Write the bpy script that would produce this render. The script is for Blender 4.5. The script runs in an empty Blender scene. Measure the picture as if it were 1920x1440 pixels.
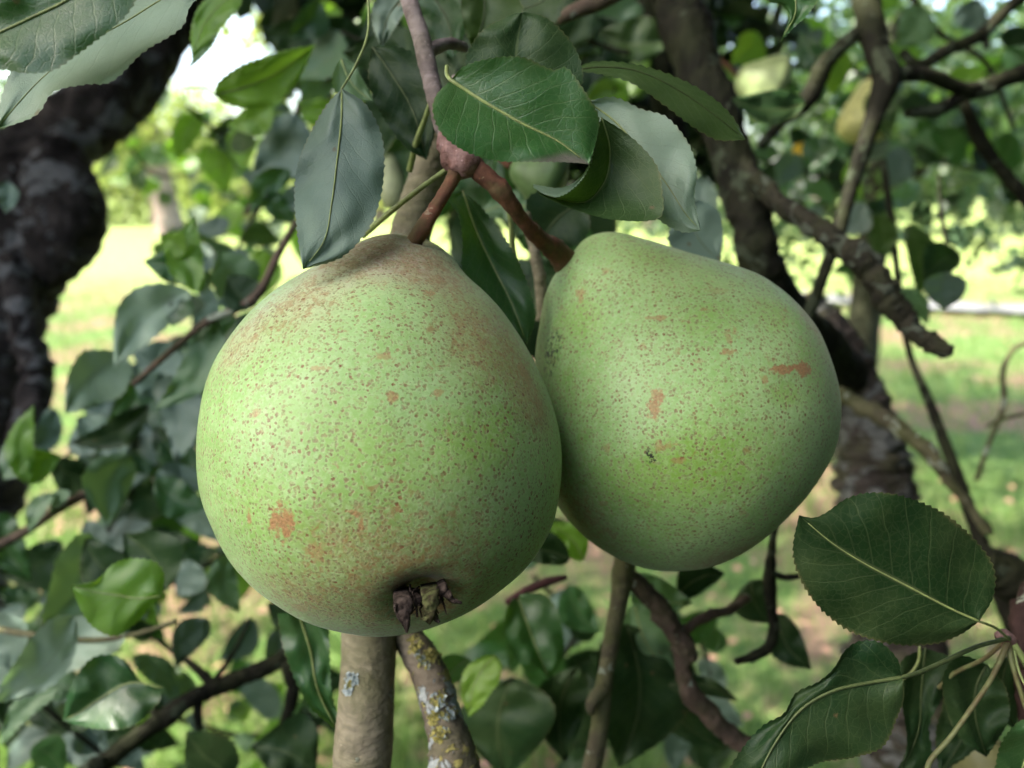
import bpy, math, random
import numpy as np
from mathutils import Vector, Matrix, noise
from mathutils.bvhtree import BVHTree

# ------------------------------------------------------------------ camera, sky, sun, exposure
S = bpy.context.scene
C = S.collection
PITCH = 14.0
F = 1450.0                      # focal length in pixels of a 1920 px wide frame
CAM = Vector((0, 0, 1.5))
cam_d = bpy.data.cameras.new("camera")
cam = bpy.data.objects.new("camera", cam_d)
C.objects.link(cam)
cam.location = CAM
cam.rotation_euler = (math.radians(90 - PITCH), 0, 0)
cam_d.sensor_width = 36
cam_d.lens = 36 * F / 1920
cam_d.clip_start = 0.01
cam_d.clip_end = 400
cam_d.dof.use_dof = True
cam_d.dof.focus_distance = 0.183
cam_d.dof.aperture_fstop = 11.0
S.camera = cam

SUN_AZ = math.radians(-100)      # clockwise from +Y: the sun stands to the left
SUN_EL = math.radians(46)
w = bpy.data.worlds.new("World")
S.world = w
w.use_nodes = True
nt = w.node_tree
sky = nt.nodes.new('ShaderNodeTexSky')
sky.sky_type = 'NISHITA'
sky.sun_disc = False
sky.sun_elevation = SUN_EL
sky.sun_rotation = SUN_AZ
sky.air_density = 1.0
sky.dust_density = 4.0
sky.ozone_density = 0.5
nt.links.new(sky.outputs[0], nt.nodes['Background'].inputs[0])
nt.nodes['Background'].inputs[1].default_value = 0.12
sl = bpy.data.lights.new("sun", 'SUN')
sl.energy = 2.6
sl.angle = math.radians(0.6)
sl.color = (1.0, 0.94, 0.84)
sun = bpy.data.objects.new("sun", sl)
C.objects.link(sun)
SUN = Vector((math.sin(SUN_AZ) * math.cos(SUN_EL), math.cos(SUN_AZ) * math.cos(SUN_EL), math.sin(SUN_EL)))
sun.rotation_euler = (SUN).to_track_quat('Z', 'Y').to_euler()
sun.location = (-5, 2, 8)
S.view_settings.view_transform = 'Standard'
S.view_settings.look = 'None'
S.view_settings.gamma = 1
S.view_settings.exposure = 2.95
S.render.engine = 'CYCLES'
S.cycles.use_denoising = True
S.cycles.max_bounces = 8
S.cycles.transmission_bounces = 4
S.cycles.transparent_max_bounces = 8

# ------------------------------------------------------------------ helpers
p_ = math.radians(PITCH)
FWD = Vector((0, math.cos(p_), -math.sin(p_)))
UP = Vector((0, math.sin(p_), math.cos(p_)))
RT = Vector((1, 0, 0))
MC = Matrix((RT, UP, -FWD)).transposed()      # camera-aligned axes -> world


def P(x, y, d):
    return CAM + FWD * d + RT * ((x - 960) / F * d) + UP * (-(y - 720) / F * d)


def G(x, y, z=0.0):
    r = FWD + RT * ((x - 960) / F) + UP * (-(y - 720) / F)
    t = (z - CAM.z) / r.z
    return CAM + r * t


def tag(o, label=None, cat=None, group=None, kind=None):
    if label: o['label'] = label
    if cat: o['category'] = cat
    if group: o['group'] = group
    if kind: o['kind'] = kind
    return o


def make(name, verts, faces, mat, parent=None, loc=None, rot=None, uv=None, smooth=True):
    """One mesh object. verts in world coordinates (local ones when rot/parent say so)."""
    me = bpy.data.meshes.new(name)
    o = bpy.data.objects.new(name, me)
    C.objects.link(o)
    if parent is not None:
        M = parent.matrix_basis.inverted()
        verts = [M @ Vector(v) for v in verts]
        o.parent = parent
    elif loc is not None:
        M = Matrix.Translation(loc)
        if rot is not None:
            M = M @ rot.to_4x4()
        o.matrix_basis = M
        Mi = M.inverted()
        verts = [Mi @ Vector(v) for v in verts]
    me.from_pydata([tuple(v) for v in verts], [], faces)
    if uv is not None:
        l = me.uv_layers.new(name="UVMap")
        idx = np.empty(len(me.loops), dtype=np.int32)
        me.loops.foreach_get("vertex_index", idx)
        l.data.foreach_set("uv", np.asarray(uv, dtype=np.float32)[idx].ravel())
    if smooth:
        me.polygons.foreach_set("use_smooth", [True] * len(me.polygons))
    me.materials.append(mat)
    return o


def empty(name, loc):
    o = bpy.data.objects.new(name, None)
    o.empty_display_size = 0.02
    C.objects.link(o)
    o.matrix_basis = Matrix.Translation(loc)
    return o


def spline(pts, n):
    """Catmull-Rom through pts (lists of equal length), n samples even in chord length."""
    a = np.array(pts, dtype=float)
    if len(a) == 2:
        t = np.linspace(0, 1, n)[:, None]
        return a[0] * (1 - t) + a[1] * t
    q = np.vstack([2 * a[0] - a[1], a, 2 * a[-1] - a[-2]])
    out = []
    for i in range(1, len(q) - 2):
        p0, p1, p2, p3 = q[i - 1:i + 3]
        for t in np.linspace(0, 1, 16, endpoint=False):
            out.append(0.5 * (2 * p1 + (p2 - p0) * t + (2 * p0 - 5 * p1 + 4 * p2 - p3) * t * t + (3 * p1 - p0 - 3 * p2 + p3) * t ** 3))
    out.append(q[-2])
    out = np.array(out)
    s = np.r_[0, np.cumsum(np.linalg.norm(np.diff(out[:, :2], axis=0), axis=1))]
    u = np.linspace(0, s[-1], n)
    return np.stack([np.interp(u, s, out[:, k]) for k in range(out.shape[1])], axis=1)


# ------------------------------------------------------------------ materials
def mat_new(name):
    m = bpy.data.materials.new(name)
    m.use_nodes = True
    t = m.node_tree
    return m, t, t.nodes['Principled BSDF'], t.nodes['Material Output']


class NT:
    def __init__(s, t): s.t = t
    def n(s, typ, **kw):
        nd = s.t.nodes.new(typ)
        for k, v in kw.items(): setattr(nd, k, v)
        return nd
    def l(s, a, b): s.t.links.new(a, b)
    def math(s, op, a, b=None, clamp=False):
        nd = s.n('ShaderNodeMath', operation=op, use_clamp=clamp)
        for i, v in enumerate((a, b)):
            if v is None: continue
            if isinstance(v, (int, float)): nd.inputs[i].default_value = v
            else: s.l(v, nd.inputs[i])
        return nd.outputs[0]
    def noise(s, vec, scale, detail=3, rough=0.5, dist=0.0):
        nd = s.n('ShaderNodeTexNoise')
        nd.inputs['Scale'].default_value = scale
        nd.inputs['Detail'].default_value = detail
        nd.inputs['Roughness'].default_value = rough
        nd.inputs['Distortion'].default_value = dist
        if vec is not None: s.l(vec, nd.inputs['Vector'])
        return nd
    def vor(s, vec, scale, feature='F1'):
        nd = s.n('ShaderNodeTexVoronoi', feature=feature)
        nd.inputs['Scale'].default_value = scale
        if vec is not None: s.l(vec, nd.inputs['Vector'])
        return nd
    def ramp(s, v, lo, hi, a=0.0, b=1.0):
        nd = s.n('ShaderNodeMapRange', interpolation_type='SMOOTHSTEP')
        s.l(v, nd.inputs['Value'])
        for k, x in zip(('From Min', 'From Max', 'To Min', 'To Max'), (lo, hi, a, b)):
            nd.inputs[k].default_value = x
        return nd.outputs[0]
    def mix(s, fac, a, b, mode='MIX'):
        nd = s.n('ShaderNodeMix', data_type='RGBA', blend_type=mode)
        if isinstance(fac, (int, float)): nd.inputs[0].default_value = fac
        else: s.l(fac, nd.inputs[0])
        for i, v in ((6, a), (7, b)):
            if isinstance(v, tuple): nd.inputs[i].default_value = (*v, 1)
            else: s.l(v, nd.inputs[i])
        return nd.outputs[2]
    def bump(s, h, strength, dist):
        nd = s.n('ShaderNodeBump')
        nd.inputs['Strength'].default_value = strength
        nd.inputs['Distance'].default_value = dist
        s.l(h, nd.inputs['Height'])
        return nd.outputs[0]


def leaf_mat(name, top, under, trans, rough=0.42, tfac=0.3, spec=0.5, uv=True, vary=0.25, vein=0.5, yellow=0.0, veins_n=10, drytip=False):
    m, t, b, out = mat_new(name)
    N = NT(t)
    geo = N.n('ShaderNodeNewGeometry')
    info = N.n('ShaderNodeObjectInfo')
    tc = N.n('ShaderNodeTexCoord')
    rnd = info.outputs['Random'] if uv else geo.outputs['Random Per Island']
    base = N.mix(geo.outputs['Backfacing'], top, under)
    v1 = N.math('MULTIPLY', N.math('SUBTRACT', rnd, 0.5), vary * 2)
    hsv = N.n('ShaderNodeHueSaturation')
    N.l(base, hsv.inputs['Color'])
    N.l(N.math('ADD', 1.0, v1), hsv.inputs['Value'])
    N.l(N.math('ADD', 0.5, N.math('MULTIPLY', v1, -0.05)), hsv.inputs['Hue'])
    col = hsv.outputs[0]
    nrm = None
    if uv:
        sep = N.n('ShaderNodeSeparateXYZ')
        N.l(tc.outputs['UV'], sep.inputs[0])
        a = N.math('ABSOLUTE', N.math('SUBTRACT', N.math('MULTIPLY', sep.outputs[0], 2), 1))
        nz = N.noise(tc.outputs['UV'], 4, 2)
        wob = N.math('MULTIPLY', N.math('SUBTRACT', nz.outputs[0], 0.5), 0.55)
        side = N.math('MULTIPLY', N.math('GREATER_THAN', sep.outputs[0], 0.5), 0.45)
        ph = N.math('ADD', N.math('ADD', N.math('MULTIPLY', sep.outputs[1], veins_n), side), N.math('ADD', N.math('MULTIPLY', N.math('POWER', a, 0.8), -2.6), wob))
        tri = N.math('ABSOLUTE', N.math('SUBTRACT', N.math('FRACT', ph), 0.5))
        width = N.math('SUBTRACT', 0.075, N.math('MULTIPLY', a, 0.045))
        ln = N.math('SUBTRACT', 1.0, N.math('DIVIDE', tri, width), clamp=True)
        mid = N.ramp(a, 0.015, 0.05, 1, 0)
        net = N.vor(tc.outputs['Object'], 520, 'DISTANCE_TO_EDGE')
        netl = N.ramp(net.outputs['Distance'], 0.0, 0.09, 1, 0)
        net2 = N.vor(tc.outputs['Object'], 1500, 'DISTANCE_TO_EDGE')
        netl2 = N.ramp(net2.outputs['Distance'], 0.0, 0.2, 1, 0)
        vm = N.math('MAXIMUM', N.math('MULTIPLY', ln, 0.45), N.math('MAXIMUM', mid, N.math('MULTIPLY', netl, 0.20)))
        big = N.noise(tc.outputs['Object'], 45, 4, 0.6)
        blot = N.ramp(big.outputs[0], 0.35, 0.68)
        col = N.mix(N.math('MULTIPLY', blot, 0.35), col, N.mix(0.5, col, (0.11, 0.15, 0.05)))
        veinc = N.mix(0.5, col, (0.30, 0.36, 0.15))
        col = N.mix(N.math('MULTIPLY', vm, vein), col, veinc)
        # small brown spots and scabs
        sp = N.vor(tc.outputs['Object'], 75)
        spn = N.noise(tc.outputs['Object'], 500, 2)
        sepc = N.n('ShaderNodeSeparateColor')
        N.l(sp.outputs['Color'], sepc.inputs[0])
        on = N.math('GREATER_THAN', sepc.outputs[0], 0.72)
        spot = N.math('MULTIPLY', on, N.ramp(N.math('ADD', sp.outputs['Distance'], N.math('MULTIPLY', spn.outputs[0], 0.10)), 0.10, 0.135, 1, 0))
        col = N.mix(N.math('MULTIPLY', spot, 0.8), col, (0.10, 0.065, 0.03))
        # dry edges
        edge = N.ramp(N.math('ADD', a, N.math('MULTIPLY', big.outputs[0], 0.25)), 1.08, 1.16)
        col = N.mix(N.math('MULTIPLY', edge, 0.5), col, (0.14, 0.12, 0.05))
        if drytip:
            far_ = N.math('ADD', N.math('ADD', sep.outputs[1], N.math('MULTIPLY', sep.outputs[0], 0.42)), N.math('MULTIPLY', N.math('SUBTRACT', big.outputs[0], 0.5), 0.35))
            col = N.mix(N.ramp(far_, 1.06, 1.20, 0, 0.8), col, (0.16, 0.135, 0.12))
        hsum = N.math('ADD', N.math('MULTIPLY', ln, -0.5), N.math('ADD', N.math('MULTIPLY', netl, -0.2), N.math('MULTIPLY', netl2, -0.12)))
        hsum = N.math('ADD', hsum, N.math('MULTIPLY', N.noise(tc.outputs['Object'], 160, 3).outputs[0], 0.9))
        nrm = N.bump(hsum, 0.28, 0.0006)
        N.l(nrm, b.inputs['Normal'])
        dust = N.noise(tc.outputs['Object'], 110, 5, 0.65)
        N.l(N.ramp(dust.outputs[0], 0.3, 0.7, rough - 0.06, rough + 0.14), b.inputs['Roughness'])
    else:
        b.inputs['Roughness'].default_value = rough
    N.l(col, b.inputs['Base Color'])
    b.inputs['Specular IOR Level'].default_value = spec
    tr = N.n('ShaderNodeBsdfTranslucent')
    tcol = N.mix(0.25, trans, col)
    if uv:
        tcol = N.mix(N.math('MULTIPLY', vm, 0.5), tcol, (0.03, 0.06, 0.01))
    N.l(tcol, tr.inputs['Color'])
    if nrm is not None: N.l(nrm, tr.inputs['Normal'])
    mx = N.n('ShaderNodeMixShader')
    mx.inputs[0].default_value = tfac
    N.l(b.outputs[0], mx.inputs[1])
    N.l(tr.outputs[0], mx.inputs[2])
    N.l(mx.outputs[0], out.inputs['Surface'])
    return m


M_LEAF = leaf_mat('leaf glossy', (0.016, 0.066, 0.018), (0.12, 0.19, 0.10), (0.16, 0.38, 0.03), 0.36, tfac=0.22, spec=0.4, vein=0.6)
M_LEAFP = leaf_mat('leaf pale', (0.085, 0.165, 0.08), (0.11, 0.18, 0.10), (0.22, 0.42, 0.08), 0.45, vein=0.4)
M_LEAFB = leaf_mat('leaf sky sheen', (0.115, 0.175, 0.135), (0.14, 0.20, 0.155), (0.10, 0.22, 0.05), 0.55, vein=0.25, tfac=0.15)  # bluish grey sheen and haze of the sky put into the base colour
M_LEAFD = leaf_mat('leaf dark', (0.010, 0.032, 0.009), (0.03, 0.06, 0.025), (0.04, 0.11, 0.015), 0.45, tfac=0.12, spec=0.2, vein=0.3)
M_LEAFW = leaf_mat('leaf whitish green', (0.25, 0.35, 0.25), (0.25, 0.35, 0.25), (0.22, 0.40, 0.12), 0.5, vein=0.3)  # pale leaves; sky reflection put into the whitish base colour
M_LEAFC = leaf_mat('leaf dark olive veined', (0.018, 0.045, 0.010), (0.03, 0.055, 0.014), (0.08, 0.2, 0.01), 0.5, tfac=0.15, spec=0.25, vein=0.45)
M_LEAFY = leaf_mat('leaf yellow green', (0.13, 0.26, 0.03), (0.19, 0.30, 0.08), (0.32, 0.62, 0.04), 0.42, tfac=0.45)  # young leaves, and sunlit ones with the sun put into the colour
M_LEAFO = leaf_mat('leaf olive', (0.03, 0.062, 0.014), (0.04, 0.075, 0.02), (0.12, 0.26, 0.02), 0.48, tfac=0.22, spec=0.3)
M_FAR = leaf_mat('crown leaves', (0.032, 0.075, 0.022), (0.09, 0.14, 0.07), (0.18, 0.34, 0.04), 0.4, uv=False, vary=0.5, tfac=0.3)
M_SHADE = leaf_mat('crown leaves deep shade', (0.02, 0.045, 0.015), (0.035, 0.06, 0.03), (0.06, 0.14, 0.02), 0.5, uv=False, vary=0.3, tfac=0.12, spec=0.3)  # darker, less translucent copy of the crown leaves; shade put into the colour
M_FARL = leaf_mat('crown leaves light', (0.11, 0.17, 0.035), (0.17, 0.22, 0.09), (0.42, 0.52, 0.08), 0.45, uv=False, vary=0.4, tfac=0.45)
M_LEAFK = leaf_mat('leaf deep shade green', (0.007, 0.022, 0.006), (0.02, 0.04, 0.015), (0.03, 0.09, 0.01), 0.5, tfac=0.1, spec=0.10, vein=0.3)  # near-black leaf copy, shade put into the base colour
M_LEAFT = leaf_mat('leaf glossy dry tip', (0.016, 0.068, 0.018), (0.12, 0.19, 0.10), (0.16, 0.38, 0.03), 0.36, tfac=0.22, spec=0.4, vein=0.6, drytip=True)
LM = dict(k=M_LEAFK, t=M_LEAFT, w=M_LEAFW, c=M_LEAFC, g=M_LEAF, p=M_LEAFP, b=M_LEAFB, d=M_LEAFD, y=M_LEAFY, o=M_LEAFO)


def bark_mat(name, a, b_, lichen=0.0, lich_col=(0.33, 0.37, 0.28), moss=0.0, scale=1.0, yellow=0.0, bump=0.6, rings=0.0):
    m, t, b, out = mat_new(name)
    N = NT(t)
    tc = N.n('ShaderNodeTexCoord')
    ob = tc.outputs['Object']
    n1 = N.noise(ob, 90 * scale, 6, 0.62, 0.4)
    n2 = N.noise(ob, 420 * scale, 4, 0.6)
    col = N.mix(N.ramp(n1.outputs[0], 0.35, 0.65), a, b_)
    col = N.mix(N.ramp(n2.outputs[0], 0.5, 0.75, 0, 0.5), col, tuple(x * 0.45 for x in a))
    h = N.math('ADD', N.math('MULTIPLY', n1.outputs[0], 1.0), N.math('MULTIPLY', n2.outputs[0], 0.35))
    # lenticels: small pale dashes
    lv = N.vor(ob, 330 * scale)
    len_ = N.ramp(lv.outputs['Distance'], 0.12, 0.2, 1, 0)
    sc = N.n('ShaderNodeSeparateColor')
    N.l(lv.outputs['Color'], sc.inputs[0])
    len_ = N.math('MULTIPLY', len_, N.math('GREATER_THAN', sc.outputs[1], 0.7))
    col = N.mix(N.math('MULTIPLY', len_, 0.45), col, tuple(min(.5, x * 2) for x in a))
    if rings:
        mp = N.n('ShaderNodeMapping')
        mp.inputs['Scale'].default_value = (1, 1, 7)
        N.l(ob, mp.inputs[0])
        rn = N.noise(mp.outputs[0], 60, 3, 0.6)
        r_ = N.ramp(rn.outputs[0], 0.5, 0.62)
        col = N.mix(N.math('MULTIPLY', r_, rings), col, tuple(x * 0.5 for x in a))
        h = N.math('ADD', h, N.math('MULTIPLY', rn.outputs[0], 0.7))
    if moss:
        mn = N.noise(ob, 55 * scale, 5, 0.65)
        col = N.mix(N.math('MULTIPLY', N.ramp(mn.outputs[0], 0.42, 0.62), moss), col, (0.075, 0.085, 0.03) if a[0] > .06 else (0.03, 0.036, 0.014))
    if lichen:
        ln = N.noise(ob, 75 * scale, 7, 0.62, 0.6)
        lm = N.ramp(ln.outputs[0], 0.655 - 0.2 * lichen, 0.68 - 0.2 * lichen)
        ln2 = N.noise(ob, 700 * scale, 3)
        col = N.mix(lm, col, N.mix(ln2.outputs[0], lich_col, tuple(x * 0.6 for x in lich_col)))
        h = N.math('ADD', h, N.math('MULTIPLY', N.math('MULTIPLY', lm, ln2.outputs[0]), 1.0))
    if yellow:
        yn = N.noise(ob, 95 * scale, 7, 0.6, 0.8)
        ym = N.ramp(yn.outputs[0], 0.67 - 0.2 * yellow, 0.69 - 0.2 * yellow)
        col = N.mix(ym, col, (0.34, 0.31, 0.10))
        h = N.math('ADD', h, N.math('MULTIPLY', ym, 0.5))
    N.l(col, b.inputs['Base Color'])
    b.inputs['Roughness'].default_value = 0.8
    b.inputs['Specular IOR Level'].default_value = 0.12
    N.l(N.bump(h, bump, 0.0016 / scale), b.inputs['Normal'])
    return m


def plain_mat(name, col, col2, rough=0.5, scale=300, bump=0.2, spec=0.25):
    m, t, b, out = mat_new(name)
    N = NT(t)
    tc = N.n('ShaderNodeTexCoord')
    n1 = N.noise(tc.outputs['Object'], scale, 5, 0.6)
    N.l(N.mix(N.ramp(n1.outputs[0], 0.35, 0.65), col, col2), b.inputs['Base Color'])
    b.inputs['Roughness'].default_value = rough
    b.inputs['Specular IOR Level'].default_value = spec
    N.l(N.bump(n1.outputs[0], bump, 0.0008), b.inputs['Normal'])
    return m


B_GREY = bark_mat('bark smooth grey', (0.235, 0.21, 0.145), (0.14, 0.13, 0.08), lichen=0.05, moss=0.4, rings=0.5, bump=1)
B_LICH = bark_mat('bark with lichen', (0.20, 0.17, 0.125), (0.12, 0.10, 0.07), lichen=0.6, lich_col=(0.38, 0.42, 0.40), yellow=0.35, moss=0.4, rings=0.5, bump=.9)
B_BROWN = bark_mat('bark brown twig', (0.13, 0.09, 0.065), (0.075, 0.055, 0.04), lichen=0.25, moss=0.3)
B_OLIVE = bark_mat('bark olive twig', (0.13, 0.125, 0.065), (0.08, 0.07, 0.045), lichen=0.3, moss=0.7)
B_DARK = bark_mat('bark dark mossy', (0.017, 0.0165, 0.010), (0.008, 0.008, 0.005), lichen=0.45, lich_col=(0.055, 0.068, 0.04), moss=0.5, scale=0.6)
B_OLD = bark_mat('bark old trunk', (0.055, 0.046, 0.042), (0.014, 0.011, 0.010), lichen=0.6, lich_col=(0.17, 0.17, 0.17), scale=0.35, bump=1.0)
B_LILAC = bark_mat('bark lilac twig', (0.23, 0.19, 0.17), (0.12, 0.095, 0.08), lichen=0.0, scale=1.6, rings=.5, bump=.9, moss=.15)
B_FAR = bark_mat('bark far trunk', (0.26, 0.20, 0.17), (0.15, 0.12, 0.10), scale=0.04, lichen=0.2)
B_WHITE = plain_mat('pale trunk bark', (0.55, 0.48, 0.42), (0.38, 0.32, 0.27), 0.8, 8)
M_STEM = bark_mat('red brown fruit stem', (0.17, 0.075, 0.045), (0.09, 0.045, 0.028), bump=0.6, moss=0.45, scale=1.8, lichen=.15, lich_col=(.34, .25, .16))
M_SPUR = bark_mat('pinkish spur bark', (0.27, 0.17, 0.15), (0.12, 0.06, 0.045), bump=0.9, scale=1.8, rings=.4)
M_PET = plain_mat('leaf stalk green', (0.22, 0.28, 0.09), (0.16, 0.19, 0.07), 0.45, 500)
M_PETD = plain_mat('dull leaf rib', (0.075, 0.10, 0.035), (0.05, 0.07, 0.025), 0.5, 500)
M_PETR = plain_mat('leaf stalk reddish', (0.16, 0.18, 0.07), (0.11, 0.09, 0.04), 0.45, 200)
M_SEPAL = plain_mat('dried sepal', (0.055, 0.042, 0.034), (0.012, 0.009, 0.007), 0.9, 500, 0.9, 0.08)
M_SEPALG = plain_mat('green dried sepal', (0.07, 0.08, 0.03), (0.022, 0.016, 0.01), 0.9, 500, 0.9, 0.08)
M_LY = plain_mat('yellow lichen', (0.44, 0.39, 0.11), (0.25, 0.25, 0.09), 0.9, 1500, 0.6)
M_LB = plain_mat('blue grey lichen', (0.42, 0.49, 0.49), (0.26, 0.32, 0.30), 0.9, 1500, 0.6)


# ------------------------------------------------------------------ builders
def leaf_patch(name, L, Mi, R, d, mat, parent=None, n=64, m=7, fold=1.0, wave=1.0, serr=1.0, under=False, dt=0.0, seed=0, bulge=1.0):
    """Leaf blade spanned by its left edge, midrib and right edge: points (x, y[, mm further away]) at depth d;
    dt = mm by which the tip lies further away than the base."""
    rng = random.Random(seed + len(L) * 7 + int(L[0][0]))
    def arr(c):
        q = [(p[0], p[1], (p[2] if len(p) > 2 else 0.0)) for p in c]
        return spline(q, n)
    l, mm, r = arr(L), arr(Mi), arr(R)
    size = max(np.ptp(mm[:, 0]), np.ptp(mm[:, 1])) / F * d * 1000
    verts, uv = [], []
    ofs = rng.random() * 50
    cols = [(-1 + i / m) for i in range(m)] + [i / m for i in range(m + 1)]
    for i in range(n):
        v = i / (n - 1)
        ends = math.sin(math.pi * min(1, max(0, v))) ** 0.6
        tooth = (1 if i % 3 == 1 else (0.35 if i % 3 == 2 else -0.4)) * serr * (0.7 + 0.6 * rng.random()) * min(1, ends * 1.5)
        tooth2 = (1 if i % 3 == 2 else (0.35 if i % 3 == 0 else -0.4)) * serr * (0.7 + 0.6 * rng.random()) * min(1, ends * 1.5)
        for u in cols:
            e = l[i] if u < 0 else r[i]
            a = abs(u)
            x, y, z = mm[i] * (1 - a) + e * a
            if a > 0.99:
                dx, dy = e[0] - mm[i][0], e[1] - mm[i][1]
                q = math.hypot(dx, dy) + 1e-6
                k = (tooth if u < 0 else tooth2) * 2.0
                x += dx / q * k; y += dy / q * k
            W = math.hypot(l[i][0] - r[i][0], l[i][1] - r[i][1]) / F * d * 1000
            z -= fold * (a ** 1.2) * W * 0.10 * (1 if not under else -1)
            z += bulge * math.sin(math.pi * a) * W * -0.03
            z += wave * noise.noise((v * 5 + ofs, u * 1.5, ofs)) * size * 0.10 * (0.25 + a)
            # quilting between the side veins
            z += bulge * 0.25 * math.sin((v * 10 - a * 2.6) * 2 * math.pi) * a * (1 - a)
            z += dt * v
            verts.append(P(x, y, d + z * 0.001))
            uv.append(((u + 1) / 2, v))
    k = len(cols)
    faces = []
    for i in range(n - 1):
        for j in range(k - 1):
            q = (i * k + j, i * k + j + 1, (i + 1) * k + j + 1, (i + 1) * k + j)
            faces.append(q)
    # wind the faces so that the chosen side looks at the camera
    s = 0
    for f in faces[:: max(1, len(faces) // 60)]:
        a_, b_, c_ = (verts[f[0]], verts[f[1]], verts[f[2]])
        nn = (b_ - a_).cross(c_ - a_)
        s += nn.dot(CAM - a_) / ((CAM - a_).length + 1e-9)
    if (s < 0) != under:
        faces = [f[::-1] for f in faces]
    o = make(name, verts, faces, mat, parent=parent, loc=None if parent else verts[m], uv=uv)
    o_mid = [(mm[i][0], mm[i][1], d + (mm[i][2] + dt * i / (n - 1)) * 0.001 + wave * noise.noise((i / (n - 1) * 5 + ofs, 0, ofs)) * size * 0.025 * 0.001) for i in range(n)]
    return o, o_mid


def tube(name, pts, mat, parent=None, seg=14, rough=0.08, step=None, seed=0, knob=0.0, cap=True, nfreq=None, root=None, taper_end=False):
    """Round limb along (x, y, depth, width px) points."""
    n = max(8, int(sum(math.dist(pts[i][:2], pts[i + 1][:2]) for i in range(len(pts) - 1)) / (step or 5)))
    n = min(n, 420)
    if rough > 0.1 and max(q[3] for q in pts) > 38: seg = max(seg, 72)
    c = spline(pts, n)
    pos = [P(q[0], q[1], q[2]) for q in c]
    rad = [max(1e-4, q[3] / 2 / F * q[2]) for q in c]
    verts, faces = [], []
    ref = Vector((0.3, 0.9, 0.2)).normalized()
    for i in range(n):
        t = (pos[min(i + 1, n - 1)] - pos[max(i - 1, 0)]).normalized()
        a = t.cross(ref).normalized()
        b = t.cross(a)
        R0 = rad[i]
        fr = nfreq or 1.0 / (R0 * 2.2)
        pass
        for j in range(seg):
            th = 2 * math.pi * j / seg
            dr = a * math.cos(th) + b * math.sin(th)
            q = pos[i] + dr * R0
            k = 1 + rough * (noise.noise(q * fr + Vector((seed, 0, 0))) + 0.7 * noise.noise(q * fr * 2.7 + Vector((seed, 5, 0))) + 0.55 * noise.noise(q * fr * 7 + Vector((seed, 9, 0))))
            kb = 1 + knob * max(0, noise.noise(q * (0.55 / max(rad)) + Vector((seed, 7, 3)))) * 2.2
            verts.append(pos[i] + dr * R0 * k * kb)
    for i in range(n - 1):
        for j in range(seg):
            faces.append((i * seg + j, i * seg + (j + 1) % seg, (i + 1) * seg + (j + 1) % seg, (i + 1) * seg + j))
    if cap:
        for i, rev in ((0, 1), (n - 1, 0)):
            t = (pos[1] - pos[0]) if i == 0 else (pos[-1] - pos[-2])
            t.normalize()
            verts.append(pos[i] + t * rad[i] * (-0.5 if i == 0 else 0.5))
            v = len(verts) - 1
            for j in range(seg):
                f = (i * seg + j, i * seg + (j + 1) % seg, v)
                faces.append(f if not rev else f[::-1])
    return make(name, verts, faces, mat, parent=parent, loc=None if parent else pos[0])


def spine(L, R, n=7):
    l, r = spline([p[:2] for p in L], n), spline([p[:2] for p in R], n)
    return [((a[0] + b[0]) / 2, (a[1] + b[1]) / 2) for a, b in zip(l, r)]


PROF = [(0, 0.0), (0.06, 0.42), (0.18, 0.80), (0.35, 1.0), (0.55, 0.93), (0.75, 0.62), (0.9, 0.26), (1, 0.0)]


def quick(name, b, t, width, d, mat, parent=None, bend=0.12, under=False, seed=0, asym=0.0, **kw):
    """Leaf from base pixel, tip pixel and width."""
    rng = random.Random(int(b[0] * 3 + t[1] * 7) + seed)
    dx, dy = t[0] - b[0], t[1] - b[1]
    ln = math.hypot(dx, dy)
    nx, ny = -dy / ln, dx / ln
    bd = bend * (1 if rng.random() > 0.5 else -1) * ln
    Mi, L, R = [], [], []
    wl = 0.5 + asym + rng.uniform(-.12, .12)
    ds = rng.uniform(-1, 1) * width / F * d * 1000 * 0.35       # roll of the blade about its midrib
    for s, pr in PROF:
        pr = pr * (1 + rng.uniform(-0.06, 0.06))
        k = math.sin(math.pi * s) * bd
        cx, cy = b[0] + dx * s + nx * k, b[1] + dy * s + ny * k
        Mi.append((cx, cy, 0))
        L.append((cx + nx * width * wl * pr, cy + ny * width * wl * pr, ds * pr))
        R.append((cx - nx * width * (1 - wl) * pr, cy - ny * width * (1 - wl) * pr, -ds * pr))
    dt = rng.uniform(-0.2, 0.35) * ln / F * d * 1000
    kw.setdefault('n', 34); kw.setdefault('m', 4)
    return leaf_patch(name, L, Mi, R, d, LM[mat], parent=parent, under=under, dt=dt, seed=seed, **kw)


def midrib(o, mid, w0=5, w1=1.2, mat=None, stalk=None, lift=-0.0002, stop=0.97):
    """Raised midrib along a blade; stalk = extra (x, y, depth) points ahead of the base."""
    k = int(len(mid) * stop)
    pts = [(x, y, d + lift, w0 + (w1 - w0) * i / k) for i, (x, y, d) in enumerate(mid[:k])][::4]
    tube('midrib', pts, mat or M_PET, parent=o, seg=8, rough=0.03, step=12)
    if stalk:
        b = mid[0]
        sp = [(*q, w0 * 1.1) for q in stalk] + [(b[0], b[1], b[2] + lift, w0)]
        tube('stalk', sp, mat or M_PET, parent=o, seg=9, rough=0.04, step=8)


def hero(label, L, Mi, R, d, mat, rib=(5, 1.3), stalk=None, ribmat=None, group=None, liftrib=-0.0002, stop=0.97, **kw):
    o, mid = leaf_patch('leaf', L, Mi, R, d, LM[mat], **kw)
    tag(o, label, 'leaf', group)
    if rib: midrib(o, mid, rib[0], rib[1], ribmat or (M_PETD if mat in 'do' else None), stalk, liftrib, stop)
    return o


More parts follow.
